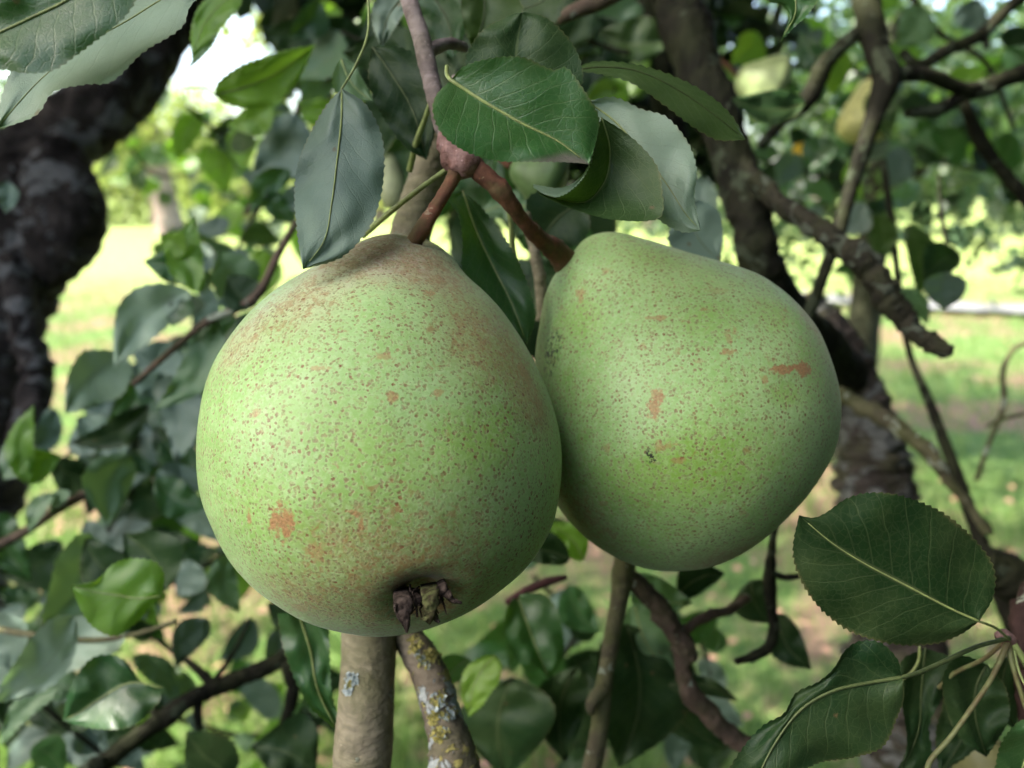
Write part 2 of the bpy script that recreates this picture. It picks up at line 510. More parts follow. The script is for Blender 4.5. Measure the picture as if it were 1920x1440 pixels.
def qhero(label, b, t, width, d, mat, rib=(5, 1.5), stalk=None, group=None, **kw):
    kw.setdefault('n', 48); kw.setdefault('m', 6)
    o, mid = quick('leaf', b, t, width, d, mat, **kw)
    tag(o, label, 'leaf', group)
    if rib: midrib(o, mid, rib[0] * .7, rib[1], M_PETD if mat in 'dogb' else None, stalk)
    return o


def twig(label, pts, mat, leaves=(), shoots=(), name='twig', cat='twig', group=None, **kw):
    root = empty(name, P(*pts[0][:3]))
    tag(root, label, cat, group)
    tube('stem', pts, mat, parent=root, **kw)
    for s in shoots:
        tube('shoot', s, mat, parent=root, seg=10, rough=kw.get('rough', 0.08), knob=kw.get('knob', 0) * 0.7)
    for i, q in enumerate(leaves):
        b, t, wd, d, mt = q[:5]
        kk = q[5] if len(q) > 5 else {}
        o, mid = quick('leaf', b, t, wd, d, mt, parent=root, seed=i, **kk)
    return root


def leaf_cloud(name, blobs, n, size, mat, parent=None, seed=1, flat=0.5, clump=0.0, loc=None, pts=None):
    """Crown: n small pointed leaves spread through ellipsoids (cx, cy, cz, rx, ry, rz)."""
    rng = np.random.default_rng(seed)
    if pts is not None:
        c = pts; n = len(c)
    else:
        vol = np.array([b[3] * b[4] * b[5] for b in blobs]) ** (2 / 3)
        which = rng.choice(len(blobs), n, p=vol / vol.sum())
        B = np.array(blobs)[which]
        dirs = rng.normal(size=(n, 3)); dirs /= np.linalg.norm(dirs, axis=1)[:, None]
        rr = rng.random(n) ** 0.45
        c = B[:, :3] + dirs * B[:, 3:6] * rr[:, None]
    if clump:
        k = max(4, int(n / 14))
        cc = c[rng.integers(0, n, k)]
        c = cc[rng.integers(0, k, n)] + rng.normal(size=(n, 3)) * clump
    a = rng.normal(size=(n, 3)); a[:, 2] -= 0.5; a /= np.linalg.norm(a, axis=1)[:, None]
    nn = rng.normal(size=(n, 3)); nn[:, 2] += 0.9
    b = np.cross(nn, a); b /= np.linalg.norm(b, axis=1)[:, None] + 1e-9
    nn = np.cross(a, b)
    s = size * rng.uniform(0.6, 1.3, n)[:, None]
    # seven-point blade, folded on its midrib
    pt = [(-0.5, 0, 0), (-0.2, 0.26, 0.05), (0.15, 0.28, 0.05), (0.5, 0, -0.08), (0.15, -0.28, 0.05), (-0.2, -0.26, 0.05)]
    V = np.stack([c + s * (a * q[0] + b * q[1] + nn * q[2]) for q in pt], axis=1).reshape(-1, 3)
    base = (np.arange(n) * 6)[:, None]
    Fq = np.concatenate([base + np.array([[0, 3, 2, 1]]), base + np.array([[0, 5, 4, 3]])], axis=1).reshape(-1, 4)
    me = bpy.data.meshes.new(name)
    o = bpy.data.objects.new(name, me)
    C.objects.link(o)
    off = Vector((0, 0, 0))
    if parent is not None:
        o.parent = parent; off = parent.matrix_basis.translation
    elif loc is not None:
        o.location = loc; off = Vector(loc)
    V = V - np.array(off)
    me.vertices.add(len(V)); me.vertices.foreach_set('co', V.astype(np.float32).ravel())
    me.loops.add(Fq.size); me.loops.foreach_set('vertex_index', Fq.astype(np.int32).ravel())
    me.polygons.add(len(Fq))
    me.polygons.foreach_set('loop_start', np.arange(len(Fq), dtype=np.int32) * 4)
    me.update(calc_edges=True)
    me.validate()
    me.materials.append(mat)
    return o


def wtube(name, pts, mat, parent=None, seg=12, rough=0.08, seed=0):
    """Tube along world points (x, y, z, radius)."""
    q = np.array(pts, dtype=float)
    n = 8 * len(pts)
    a = np.vstack([2 * q[0] - q[1], q, 2 * q[-1] - q[-2]])
    out = []
    for i in range(1, len(a) - 2):
        p0, p1, p2, p3 = a[i - 1:i + 3]
        for t in np.linspace(0, 1, 8, endpoint=False):
            out.append(0.5 * (2 * p1 + (p2 - p0) * t + (2 * p0 - 5 * p1 + 4 * p2 - p3) * t * t + (3 * p1 - p0 - 3 * p2 + p3) * t ** 3))
    out.append(a[-2])
    verts, faces = [], []
    n = len(out)
    pos = [Vector(o[:3]) for o in out]
    ref = Vector((0.31, 0.93, 0.17)).normalized()
    for i in range(n):
        t = (pos[min(i + 1, n - 1)] - pos[max(i - 1, 0)]).normalized()
        u = t.cross(ref).normalized(); v = t.cross(u)
        r = max(0.002, out[i][3])
        for j in range(seg):
            th = 2 * math.pi * j / seg
            dr = u * math.cos(th) + v * math.sin(th)
            k = 1 + rough * noise.noise((pos[i] + dr * r) / (r * 1.5) + Vector((seed, 0, 0)))
            verts.append(pos[i] + dr * r * k)
    for i in range(n - 1):
        for j in range(seg):
            faces.append((i * seg + j, i * seg + (j + 1) % seg, (i + 1) * seg + (j + 1) % seg, (i + 1) * seg + j))
    faces.append(tuple(range((n - 1) * seg, n * seg)))
    faces.append(tuple(range(seg))[::-1])
    return make(name, verts, faces, mat, parent=parent, loc=None if parent else pos[0])


# ------------------------------------------------------------------ ground, path, grass
def ground_mat():
    m, t, b, out = mat_new('lawn')
    N = NT(t)
    tc = N.n('ShaderNodeTexCoord')
    ob = tc.outputs['Object']
    n1 = N.noise(ob, 0.9, 5, 0.6)
    n2 = N.noise(ob, 7, 5, 0.7)
    n3 = N.noise(ob, 40, 4, 0.7)
    col = N.mix(N.ramp(n2.outputs[0], 0.35, 0.65), (0.075, 0.14, 0.035), (0.13, 0.19, 0.06))
    col = N.mix(N.ramp(n3.outputs[0], 0.4, 0.7, 0, 0.7), col, (0.05, 0.10, 0.02))
    dirt = N.ramp(N.math('ADD', n1.outputs[0], N.math('MULTIPLY', n2.outputs[0], 0.35)), 0.62, 0.76)
    dcol = N.mix(N.ramp(n3.outputs[0], 0.35, 0.65), (0.24, 0.15, 0.10), (0.15, 0.10, 0.07))
    sep = N.n('ShaderNodeSeparateXYZ')
    N.l(ob, sep.inputs[0])
    near = N.ramp(sep.outputs[1], 11.0, 15.0, 1, 0.15)
    col = N.mix(N.math('MULTIPLY', dirt, near), col, dcol)
    far = N.ramp(sep.outputs[1], 9.0, 16.0)
    col = N.mix(N.math('MULTIPLY', far, 0.8), col, N.mix(N.ramp(n2.outputs[0], 0.35, 0.65), (0.20, 0.29, 0.07), (0.30, 0.33, 0.12)))
    N.l(col, b.inputs['Base Color'])
    b.inputs['Roughness'].default_value = 0.9
    b.inputs['Specular IOR Level'].default_value = 0.1
    N.l(N.bump(n3.outputs[0], 0.8, 0.03), b.inputs['Normal'])
    return m


M_GROUND = ground_mat()
xs = np.r_[np.linspace(-120, -12, 20), np.linspace(-11, 11, 67), np.linspace(12, 120, 20)]
ys = np.r_[np.linspace(-60, -2, 12), np.linspace(-1.5, 16, 56), np.linspace(17, 160, 26)]
gv, gf = [], []
for y in ys:
    for x in xs:
        gv.append((x, y, 0.06 * noise.noise((x * 0.5, y * 0.5, 0)) - 0.02))
k = len(xs)
for i in range(len(ys) - 1):
    for j in range(k - 1):
        gf.append((i * k + j, i * k + j + 1, (i + 1) * k + j + 1, (i + 1) * k + j))
ground = make('ground', gv, gf, M_GROUND)
tag(ground, kind='structure')

M_PATH = plain_mat('path gravel', (0.17, 0.17, 0.165), (0.10, 0.105, 0.095), 0.9, 2.5, 0.3)
pv, pf = [], []
pa = [G(820, 548), G(1050, 545), G(1300, 550), G(1500, 560), G(1700, 574), G(1950, 588), G(2500, 612)]
pa = spline([(v.x, v.y) for v in pa], 60)
for i in range(60):
    dx, dy = pa[min(i + 1, 59)] - pa[max(i - 1, 0)]
    q = math.hypot(dx, dy); nx, ny = -dy / q, dx / q
    wd = 0.40 + 0.25 * noise.noise((i * 0.45, 0, 0))
    for s in (-1, -0.4, 0.4, 1):
        pv.append((pa[i][0] + nx * wd * s, pa[i][1] + ny * wd * s, 0.05 + 0.015 * (1 - s * s)))
for i in range(59):
    for j in range(3):
        pf.append((i * 4 + j, i * 4 + j + 1, i * 4 + j + 5, i * 4 + j + 4))
path = make('path', pv, pf, M_PATH)
tag(path, kind='structure')

rng = np.random.default_rng(5)


def blades(name, n, region, h, wd, mat, flat=False, seed=3):
    rg = np.random.default_rng(seed)
    y = region[2] + (region[3] - region[2]) * rg.random(n) ** 1.6
    x = (rg.random(n) * 2 - 1) * (region[1] + 0.75 * y)
    z = np.zeros(n)
    ang = rg.random(n) * 6.283
    hh = h * rg.uniform(0.5, 1.3, n)
    ux, uy = np.cos(ang) * wd, np.sin(ang) * wd
    lx, ly = rg.normal(size=n) * hh * 0.5, rg.normal(size=n) * hh * 0.5
    if flat:
        V = np.stack([np.stack([x - ux, y - uy, z + .03 + 0.02 * rg.random(n)], 1), np.stack([x - uy * .6, y + ux * .6, z + .035 + 0.02 * rg.random(n)], 1),
                      np.stack([x + ux, y + uy, z + .03 + 0.02 * rg.random(n)], 1), np.stack([x + uy * .6, y - ux * .6, z + .03 + 0.02 * rg.random(n)], 1)], 1).reshape(-1, 3)
        k = 4
    else:
        V = np.stack([np.stack([x - ux, y - uy, z - .03], 1), np.stack([x + ux, y + uy, z - .03], 1), np.stack([x + lx, y + ly, z + hh], 1)], 1).reshape(-1, 3)
        k = 3
    me = bpy.data.meshes.new(name)
    o = bpy.data.objects.new(name, me); C.objects.link(o)
    me.vertices.add(len(V)); me.vertices.foreach_set('co', V.astype(np.float32).ravel())
    me.loops.add(n * k); me.loops.foreach_set('vertex_index', np.arange(n * k, dtype=np.int32))
    me.polygons.add(n); me.polygons.foreach_set('loop_start', np.arange(n, dtype=np.int32) * k)
    me.update(calc_edges=True)
    me.materials.append(mat)
    return o


def simple_leafy(name, c1, c2, trans, tf=0.35):
    m, t, b, out = mat_new(name)
    N = NT(t)
    geo = N.n('ShaderNodeNewGeometry')
    col = N.mix(geo.outputs['Random Per Island'], c1, c2)
    N.l(col, b.inputs['Base Color'])
    b.inputs['Roughness'].default_value = 0.6
    b.inputs['Specular IOR Level'].default_value = 0.3
    tr = N.n('ShaderNodeBsdfTranslucent'); tr.inputs[0].default_value = (*trans, 1)
    mx = N.n('ShaderNodeMixShader'); mx.inputs[0].default_value = tf
    N.l(b.outputs[0], mx.inputs[1]); N.l(tr.outputs[0], mx.inputs[2]); N.l(mx.outputs[0], out.inputs[0])
    return m


g = blades('grass', 60000, (0, 1.0, 1.2, 14), 0.07, 0.006, simple_leafy('grass blades', (0.08, 0.15, 0.035), (0.18, 0.22, 0.08), (0.16, 0.28, 0.05)))
tag(g, 'short green lawn grass under and beyond the pear tree', 'grass', kind='stuff')
g = blades('fallen_leaves', 700, (0, 0.6, 1.4, 9), 0.05, 0.025, simple_leafy('fallen leaf', (0.42, 0.24, 0.17), (0.24, 0.13, 0.07), (0.3, 0.15, 0.06), 0.2), flat=True, seed=9)
tag(g, 'pinkish brown dry leaves scattered over the grass', 'fallen leaves', kind='stuff')

# ------------------------------------------------------------------ far trees and fence
def far_tree(label, x, y, h, r, trunk_r, n, mat, seed, crown_z=None, group='trees beyond the lawn', size=0.16, lean=0.0, bark=B_FAR, low=0.0):
    root = empty('tree', (x, y, 0))
    tag(root, label, 'tree', group)
    rg = random.Random(seed)
    cz = crown_z or h * 0.62
    top = (x + lean, y, cz)
    wtube('trunk', [(x, y, -0.1, trunk_r * 1.35), (x + lean * 0.3, y, cz * 0.35, trunk_r), (x + lean * 0.8, y, cz * 0.75, trunk_r * 0.8), (x + lean, y, cz * 1.1, trunk_r * 0.5)], bark, root, seed=seed)
    blobs = []
    for i in range(9):
        a = rg.random() * 6.28; q = r * rg.uniform(0.3, 0.75)
        bx, by, bz = x + lean + q * math.cos(a), y + q * math.sin(a), cz + rg.uniform(-0.45, 0.6) * (h - cz) - low * rg.random()
        blobs.append((bx, by, bz, r * rg.uniform(.35, .55), r * rg.uniform(.35, .55), r * rg.uniform(.25, .42)))
        if i < 5:
            wtube('limb', [(x + lean * 0.7, y, cz * 0.62, trunk_r * 0.5), ((x + bx) / 2, (y + by) / 2, (cz * 0.7 + bz) / 2, trunk_r * 0.35), (bx, by, bz, trunk_r * 0.15)], bark, root, seg=8)
    leaf_cloud('crown', blobs, n, size, mat, root, seed=seed, clump=size * 1.6)
    return root


# pear tree on the left: old trunk, and unseen leaf clusters added overhead to shade the fruit
pear_tree = empty('pear_tree', P(40, 800, 0.95))
tag(pear_tree, 'old pear tree with thick dark gnarled trunk curving along the left edge', 'tree')
tube('trunk', [(-160, 1500, 1.05, 240), (-95, 1100, 1.0, 190), (-30, 820, 0.95, 150), (10, 640, 0.93, 110), (45, 520, 0.92, 140), (60, 400, 0.9, 180), (50, 300, 0.9, 160)], B_OLD, pear_tree, seg=56, rough=0.16, seed=3, knob=0.05)
tube('limb', [(30, 320, 0.9, 150), (110, 260, 0.9, 130), (190, 195, 0.9, 130), (262, 110, 0.95, 130), (330, -60, 1.0, 140)], B_OLD, pear_tree, seg=48, rough=0.17, seed=5, knob=0.06)
tube('limb', [(100, 300, 0.88, 120), (130, 380, 0.86, 130), (120, 450, 0.86, 120), (60, 520, 0.88, 90)], B_OLD, pear_tree, seg=44, rough=0.18, seed=8, knob=0.15)
tube('limb', [(30, 480, 0.85, 60), (50, 620, 0.84, 55), (70, 720, 0.84, 60), (40, 860, 0.85, 60)], B_OLD, pear_tree, seg=16, rough=0.25, seed=9)
sunp = P(900, 600, 0.22)
sun_blockers = []
for k_, rr, q_ in ((1.0, 0.26, sunp), (1.3, 0.3, sunp), (1.0, .3, P(250, 950, .6)), (1.2, .3, P(400, 1200, .6)), (1.1, .25, P(1300, 1100, .5))):
    c_ = q_ + SUN * k_
    sun_blockers.append((c_.x, c_.y, c_.z, rr, rr, rr * 0.8))
leaf_cloud('crown', sun_blockers, 2600, 0.075, M_FAR, pear_tree, seed=11, clump=0.05)  # unseen leaf clusters added toward the sun to keep it off the fruit
# unseen leaf shell added round the camera to block skylight, open up to the left
OPEN = Vector((-0.70, -0.33, 0.64)).normalized()
rg_ = np.random.default_rng(12)
dv = rg_.normal(size=(34000, 3)); dv /= np.linalg.norm(dv, axis=1)[:, None]
rad_ = rg_.uniform(1.25, 2.1, len(dv))
pp = dv * rad_[:, None] + np.array(sunp)
rel = pp - np.array(CAM)
zc, xc, yc = rel @ np.array(FWD), rel @ np.array(RT), rel @ np.array(UP)
inview = (zc > 0) & (np.abs(xc) < zc * 0.80 + .1) & (np.abs(yc) < zc * 0.64 + .1)
opened = dv @ np.array(OPEN) > math.cos(math.radians(42)) + rg_.normal(size=len(dv)) * .02
away = (dv[:, 1] > 0.75) & (dv[:, 2] < .25)
ok = ~inview & ~opened & ~away & (pp[:, 2] > 0.15)
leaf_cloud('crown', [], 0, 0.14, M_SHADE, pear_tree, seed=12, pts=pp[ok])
high = [(-3.2, 2.4, 3.4, 1.1, 1.2, 0.4), (-1.6, 2.2, 3.6, 1.2, 1.1, 0.4), (-0.3, 3.2, 3.7, 1.2, 1.2, 0.4), (-2.4, 4.4, 3.9, 1.3, 1.2, 0.4), (-4.6, 3.9, 3.9, 1.2, 1.2, 0.4), (-1.0, 5.8, 4.1, 1.2, 1.0, 0.4), (1.2, 2.2, 3.6, 1.0, 1.0, 0.4), (-2.6, 1.2, 3.2, 1.0, .8, .4), (-1.0, .9, 3.2, 1, .8, .4), (.4, 1.6, 3.4, 1, .9, .4)]
leaf_cloud('crown', high, 15000, 0.10, M_FAR, pear_tree, seed=14, clump=0.12)  # unseen high leaves added to shade the lawn
# part of the same crown seen behind the stems
back = []
for x, y, d, r in ((700, -60, 1.3, .22), (900, 0, 1.2, .2), (1080, 20, 1.3, .2), (1250, -20, 1.2, .2), (1050, 250, 1.5, .2), (900, 260, 1.6, .16), (1230, 200, 1.6, .2)):
    c_ = P(x, y, d); back.append((c_.x, c_.y, c_.z, r, r, r * .8))
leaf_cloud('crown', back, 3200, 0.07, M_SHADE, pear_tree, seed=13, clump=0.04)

gx = G(320, 440)
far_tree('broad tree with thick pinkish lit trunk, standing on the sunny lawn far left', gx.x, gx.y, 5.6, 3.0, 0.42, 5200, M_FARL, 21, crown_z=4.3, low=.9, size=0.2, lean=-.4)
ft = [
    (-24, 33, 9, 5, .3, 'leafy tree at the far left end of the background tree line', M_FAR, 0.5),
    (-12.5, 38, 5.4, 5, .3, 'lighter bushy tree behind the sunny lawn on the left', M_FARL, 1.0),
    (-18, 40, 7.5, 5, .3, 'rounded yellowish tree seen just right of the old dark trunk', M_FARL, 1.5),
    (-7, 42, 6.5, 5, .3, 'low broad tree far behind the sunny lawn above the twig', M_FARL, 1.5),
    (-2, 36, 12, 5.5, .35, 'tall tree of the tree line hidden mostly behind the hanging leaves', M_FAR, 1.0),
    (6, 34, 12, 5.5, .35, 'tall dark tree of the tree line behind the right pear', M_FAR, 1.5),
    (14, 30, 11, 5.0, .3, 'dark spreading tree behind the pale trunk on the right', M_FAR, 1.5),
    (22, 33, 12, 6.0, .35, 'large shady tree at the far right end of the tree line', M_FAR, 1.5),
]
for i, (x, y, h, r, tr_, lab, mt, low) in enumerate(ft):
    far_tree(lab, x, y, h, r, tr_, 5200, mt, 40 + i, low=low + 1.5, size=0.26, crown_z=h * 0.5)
wt = G(1785, 385)
wt = Vector((wt.x * .9, wt.y * .9, 0))
far_tree('slim tree with bright sunlit white trunk on the right', wt.x, wt.y, 7.5, 2.6, 0.2, 2600, M_FAR, 61, crown_z=4.8, lean=0.3, bark=B_WHITE)
wt2 = G(1545, 405)
far_tree('slim tree with pinkish trunk left of the white trunk', wt2.x, wt2.y, 7, 2.4, 0.2, 2600, M_FAR, 62, crown_z=4.4, lean=-0.2, bark=B_WHITE)
# orchard tree a few metres away whose crown fills the upper right
ot = Vector((1.93, 4.2, 0))
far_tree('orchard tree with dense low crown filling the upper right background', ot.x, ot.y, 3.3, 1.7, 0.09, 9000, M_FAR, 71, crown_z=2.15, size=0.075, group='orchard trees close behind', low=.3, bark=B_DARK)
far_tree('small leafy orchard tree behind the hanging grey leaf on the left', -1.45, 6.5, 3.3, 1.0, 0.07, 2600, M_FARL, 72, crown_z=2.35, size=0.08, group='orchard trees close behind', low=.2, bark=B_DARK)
# rail fence far right
fence = empty('fence', G(1800, 392))
tag(fence, 'low wooden rail fence crossing the far side of the right lawn', 'fence')
f0, f1 = G(1480, 398), G(2300, 398)
for i in range(9):
    q = f0.lerp(f1, i / 8)
    wtube('post', [(q.x, q.y, -.1, .07), (q.x, q.y, .6, .065), (q.x, q.y, 1.15, .06)], B_FAR, fence, seg=8, rough=0.05)
for z in (0.55, 0.95):
    wtube('rail', [(f0.x, f0.y - .09, z, .05), ((f0.x + f1.x) / 2, f0.y - .09, z + .02, .05), (f1.x, f1.y - .09, z, .05)], B_FAR, fence, seg=8, rough=0.05)

# ------------------------------------------------------------------ limbs and branches
tube_ = tube


def branch(label, pts, mat, shoots=(), name='branch', cat='branch', **kw):
    root = empty(name, P(*pts[0][:3]))
    tag(root, label, cat)
    tube_('limb', pts, mat, parent=root, **kw)
    for s in shoots:
        tube_('side_twig', s, mat, parent=root, seg=12, rough=kw.get('rough', .1), knob=kw.get('knob', 0))
    return root


branch('thick dark mossy limb running down behind the right pear',
       [(1160, -900, .62, 110), (1200, -500, .56, 104), (1235, -250, .52, 98), (1250, -120, .50, 88), (1275, 10, .48, 82), (1303, 110, .47, 80), (1357, 245, .46, 78), (1402, 390, .45, 76), (1425, 490, .45, 80), (1460, 575, .48, 85), (1530, 640, .54, 80), (1595, 720, .6, 80), (1628, 810, .61, 70)],
       B_DARK, seg=40, rough=.17, knob=.15, seed=2)
branch('dark narrow limb beside the thick mossy limb at top',
       [(1160, -800, .66, 74), (1172, -400, .6, 68), (1182, -200, .57, 66), (1190, -100, .56, 64), (1210, 20, .56, 58), (1240, 160, .57, 52), (1275, 300, .58, 45), (1310, 460, .6, 40), (1380, 620, .62, 36), (1520, 760, .62, 34), (1620, 860, .62, 30)], B_DARK, seg=18, rough=.12, seed=4)
branch('scaly dark branch reaching out over the path, blunt broken tip',
       [(1415, 335, .43, 34), (1455, 375, .42, 36), (1520, 420, .40, 38), (1575, 458, .39, 40), (1610, 482, .385, 56), (1640, 520, .38, 46), (1665, 560, .378, 50), (1700, 603, .375, 40), (1722, 628, .372, 34), (1745, 642, .37, 38), (1766, 655, .367, 30), (1780, 662, .365, 28)],
       bark_mat('bark scaly grey olive', (0.032, 0.03, 0.019), (0.014, 0.013, 0.009), lichen=0.55, lich_col=(0.09, 0.105, 0.075), moss=0.5, scale=.9, bump=1), seg=32, rough=.24, knob=.2, seed=6)
branch('forked dark branch crossing in front of the yellow unripe pear',
       [(1500, -800, .6, 60), (1535, -450, .53, 52), (1565, -250, .49, 46), (1585, -120, .47, 44), (1622, 0, .46, 48), (1642, 90, .455, 46), (1662, 145, .45, 50), (1640, 215, .45, 34), (1605, 320, .45, 28), (1570, 440, .45, 24), (1535, 540, .45, 22), (1512, 600, .46, 22)],
       B_DARK, seg=16, rough=.1, knob=.12, seed=7,
       shoots=([(1628, 48, .455, 26), (1580, 85, .46, 26), (1545, 125, .47, 32), (1515, 185, .48, 34), (1470, 225, .49, 22), (1425, 275, .5, 18)],
               [(1662, 140, .45, 30), (1735, 140, .46, 26), (1780, 158, .47, 24), (1820, 168, .48, 26), (1880, 150, .49, 30), (1960, 120, .5, 32)],
               [(1700, 212, .47, 16), (1760, 206, .475, 22), (1805, 180, .48, 24), (1860, 165, .485, 26)]))
branch('bent dark twig in the top right corner',
       [(1690, 98, .55, 16), (1725, 122, .55, 20), (1775, 95, .56, 22), (1840, 65, .57, 22), (1880, 25, .58, 22), (1930, -20, .6, 24)], B_DARK, seg=12, rough=.15, knob=.2, seed=8,
       shoots=([(1845, 60, .57, 16), (1850, 90, .57, 10)],))
branch('drooping dark twig with yellow moss at the right edge',
       [(1805, 165, .5, 16), (1812, 205, .5, 18), (1835, 255, .51, 24), (1870, 310, .52, 22), (1935, 385, .53, 24)], B_DARK, seg=12, rough=.15, knob=.2, seed=9)
branch('rough greyish limb covered in lichen behind the right pear on its lower right',
       [(1500, 570, .62, 60), (1548, 612, .61, 78), (1590, 680, .6, 76), (1622, 760, .6, 88), (1636, 860, .6, 125), (1645, 950, .6, 145), (1680, 1100, .6, 150), (1700, 1300, .62, 160), (1720, 1500, .64, 170)],
       bark_mat('bark limb grey lichen', (0.075, 0.062, 0.052), (0.03, 0.025, 0.02), lichen=0.7, lich_col=(0.15, 0.155, 0.14), moss=.35, scale=.5), seg=26, rough=.22, knob=.2, seed=10)
branch('mossy thin branch sloping down to the right over the pinkish ground',
       [(1570, 735, .5, 26), (1640, 775, .49, 30), (1700, 815, .48, 28), (1750, 858, .47, 26), (1780, 905, .47, 18), (1815, 945, .47, 14), (1850, 998, .47, 16)], B_OLIVE, seg=14, rough=.2, knob=.25, seed=11)
branch('long thin straight twig hanging down across the right lawn',
       [(1655, 300, .62, 12), (1672, 420, .61, 13), (1700, 640, .6, 12), (1745, 760, .58, 18), (1790, 880, .56, 22), (1830, 990, .55, 26), (1870, 1100, .54, 30), (1910, 1200, .53, 34)], B_DARK, seg=12, rough=.1, seed=12,
       shoots=([(1815, 960, .555, 14), (1845, 985, .55, 22), (1858, 1000, .55, 10)],))
branch('stout brown branch at the right edge where leaf stalks spring',
       [(1990, 1000, .29, 40), (1950, 1090, .27, 44), (1922, 1150, .255, 44), (1915, 1210, .25, 34), (1925, 1300, .25, 34), (1940, 1480, .25, 34), (1945, 1650, .255, 36), (1945, 1900, .265, 42), (1930, 2400, .28, 50)],
       bark_mat('bark reddish', (0.06, 0.033, 0.028), (0.03, 0.018, 0.015), lichen=.2), seg=20, rough=.2, knob=.1, seed=13)
branch('dark limb end at the right edge above the stalks',
       [(1840, 1050, .42, 60), (1890, 1080, .42, 80), (1950, 1120, .42, 90), (2010, 1160, .42, 90)], B_DARK, seg=18, rough=.15, seed=14)
branch('thin curved wiry twig at the right edge over the green lawn',
       [(1935, 640, .6, 10), (1900, 655, .6, 10), (1880, 700, .6, 10), (1882, 760, .6, 10), (1855, 830, .6, 9), (1830, 900, .6, 9)], B_OLIVE, seg=8, rough=.1, seed=15,
       shoots=([(1925, 775, .6, 8), (1880, 785, .6, 7), (1850, 800, .6, 6)],))

# near branches
branch('lilac brown branch coming down from the top to the fruiting spur',
       [(640, -700, .30, 50), (690, -350, .26, 42), (725, -180, .24, 38), (745, -70, .232, 34), (770, 10, .228, 33), (795, 90, .224, 32), (812, 165, .22, 34), (832, 235, .215, 36), (855, 290, .212, 42)], B_LILAC, seg=20, rough=.07, knob=.12, seed=16,
       shoots=([(800, 95, .224, 26), (840, 82, .235, 22), (870, 88, .245, 18)], [(905, 170, .225, 16), (880, 155, .222, 18), (848, 148, .22, 16)]))
spur = tube('fruiting_spur', [(838, 258, .213, 42), (856, 285, .209, 54), (872, 305, .207, 58), (884, 322, .207, 44)], M_SPUR, seg=48, rough=.22, seed=17, knob=.2)
tag(spur, 'knobbly pinkish fruiting spur where both pear stems meet', 'spur')
branch('thick grey branch passing behind the left pear and out below it',
       [(838, 200, .262, 44), (818, 270, .265, 58), (796, 350, .268, 70), (770, 440, .27, 76), (745, 560, .275, 80), (720, 800, .283, 92), (702, 1000, .275, 98), (693, 1150, .258, 101), (690, 1280, .245, 103), (683, 1380, .238, 106), (678, 1490, .236, 108), (673, 1600, .236, 110), (666, 1780, .238, 114), (655, 2100, .245, 124), (640, 2600, .25, 150)],
       B_GREY, seg=32, rough=.045, knob=.05, seed=18)
lb = branch('crooked branch crusted with yellow and blue grey lichen under the left pear',
            [(730, 1150, .262, 52), (765, 1195, .256, 58), (795, 1245, .250, 66), (818, 1310, .244, 68), (838, 1370, .240, 76), (852, 1430, .237, 92), (862, 1520, .236, 98), (852, 1620, .238, 100), (830, 1780, .24, 104), (800, 2000, .245, 110), (720, 2500, .25, 110)],
            B_LICH, seg=28, rough=.1, knob=.1, seed=19)
branch('slender green grey shoot with a bud scar below the right pear',
       [(1175, 1035, .30, 40), (1166, 1085, .30, 38), (1160, 1130, .30, 33), (1148, 1190, .30, 31), (1138, 1250, .3, 30), (1130, 1300, .3, 33), (1128, 1340, .3, 32), (1118, 1400, .3, 34), (1100, 1500, .3, 36), (1070, 1620, .3, 38), (1030, 1800, .295, 42), (960, 2100, .29, 50), (800, 2500, .27, 60)],
       B_OLIVE, seg=18, rough=.06, knob=.08, seed=20,
       shoots=([(1135, 1290, .298, 26), (1118, 1305, .296, 26), (1108, 1325, .295, 20), (1110, 1340, .295, 12)],))
branch('crinkled brown spur branch slanting right below the right pear',
       [(1178, 1078, .30, 30), (1205, 1105, .303, 36), (1238, 1140, .306, 36), (1262, 1180, .308, 38), (1282, 1215, .31, 40), (1278, 1255, .31, 26), (1296, 1300, .312, 34), (1330, 1340, .315, 34), (1370, 1380, .318, 32), (1410, 1400, .32, 30)],
       B_BROWN, seg=20, rough=.2, knob=.25, seed=21,
       shoots=([(1285, 1180, .31, 16), (1325, 1155, .32, 18), (1365, 1145, .33, 16), (1400, 1120, .34, 18)],))
branch('hooked thin twig in front of the pinkish lawn right of the right pear',
       [(1452, 985, .34, 12), (1446, 1040, .34, 16), (1442, 1080, .34, 22), (1444, 1130, .34, 20), (1452, 1180, .34, 18), (1440, 1215, .34, 20), (1410, 1232, .34, 16), (1378, 1240, .34, 12)],
       B_DARK, seg=12, rough=.15, knob=.2, seed=22,
       shoots=([(1500, 1080, .34, 10), (1470, 1082, .34, 12), (1445, 1075, .34, 12)],))
branch('dark red brown twig between the two pears low down',
       [(950, 1130, .33, 12), (985, 1108, .33, 15), (1030, 1090, .33, 16), (1062, 1082, .33, 9)], bark_mat('bark dark red', (0.07, 0.03, 0.03), (0.04, 0.02, 0.02)), seg=12, rough=.1, seed=23)
branch('thin grey branch end above the curved olive leaf at top',
       [(1200, -40, .33, 34), (1130, 0, .33, 32), (1080, 20, .33, 28), (1045, 38, .33, 20)], B_BROWN, seg=14, rough=.1, seed=24)
branch('thin greyish twig hanging behind the gap between the pear stems',
       [(985, 400, .27, 16), (1000, 460, .27, 20), (1012, 520, .27, 22), (1018, 600, .27, 22)], B_GREY, seg=12, rough=.15, knob=.2, seed=25)

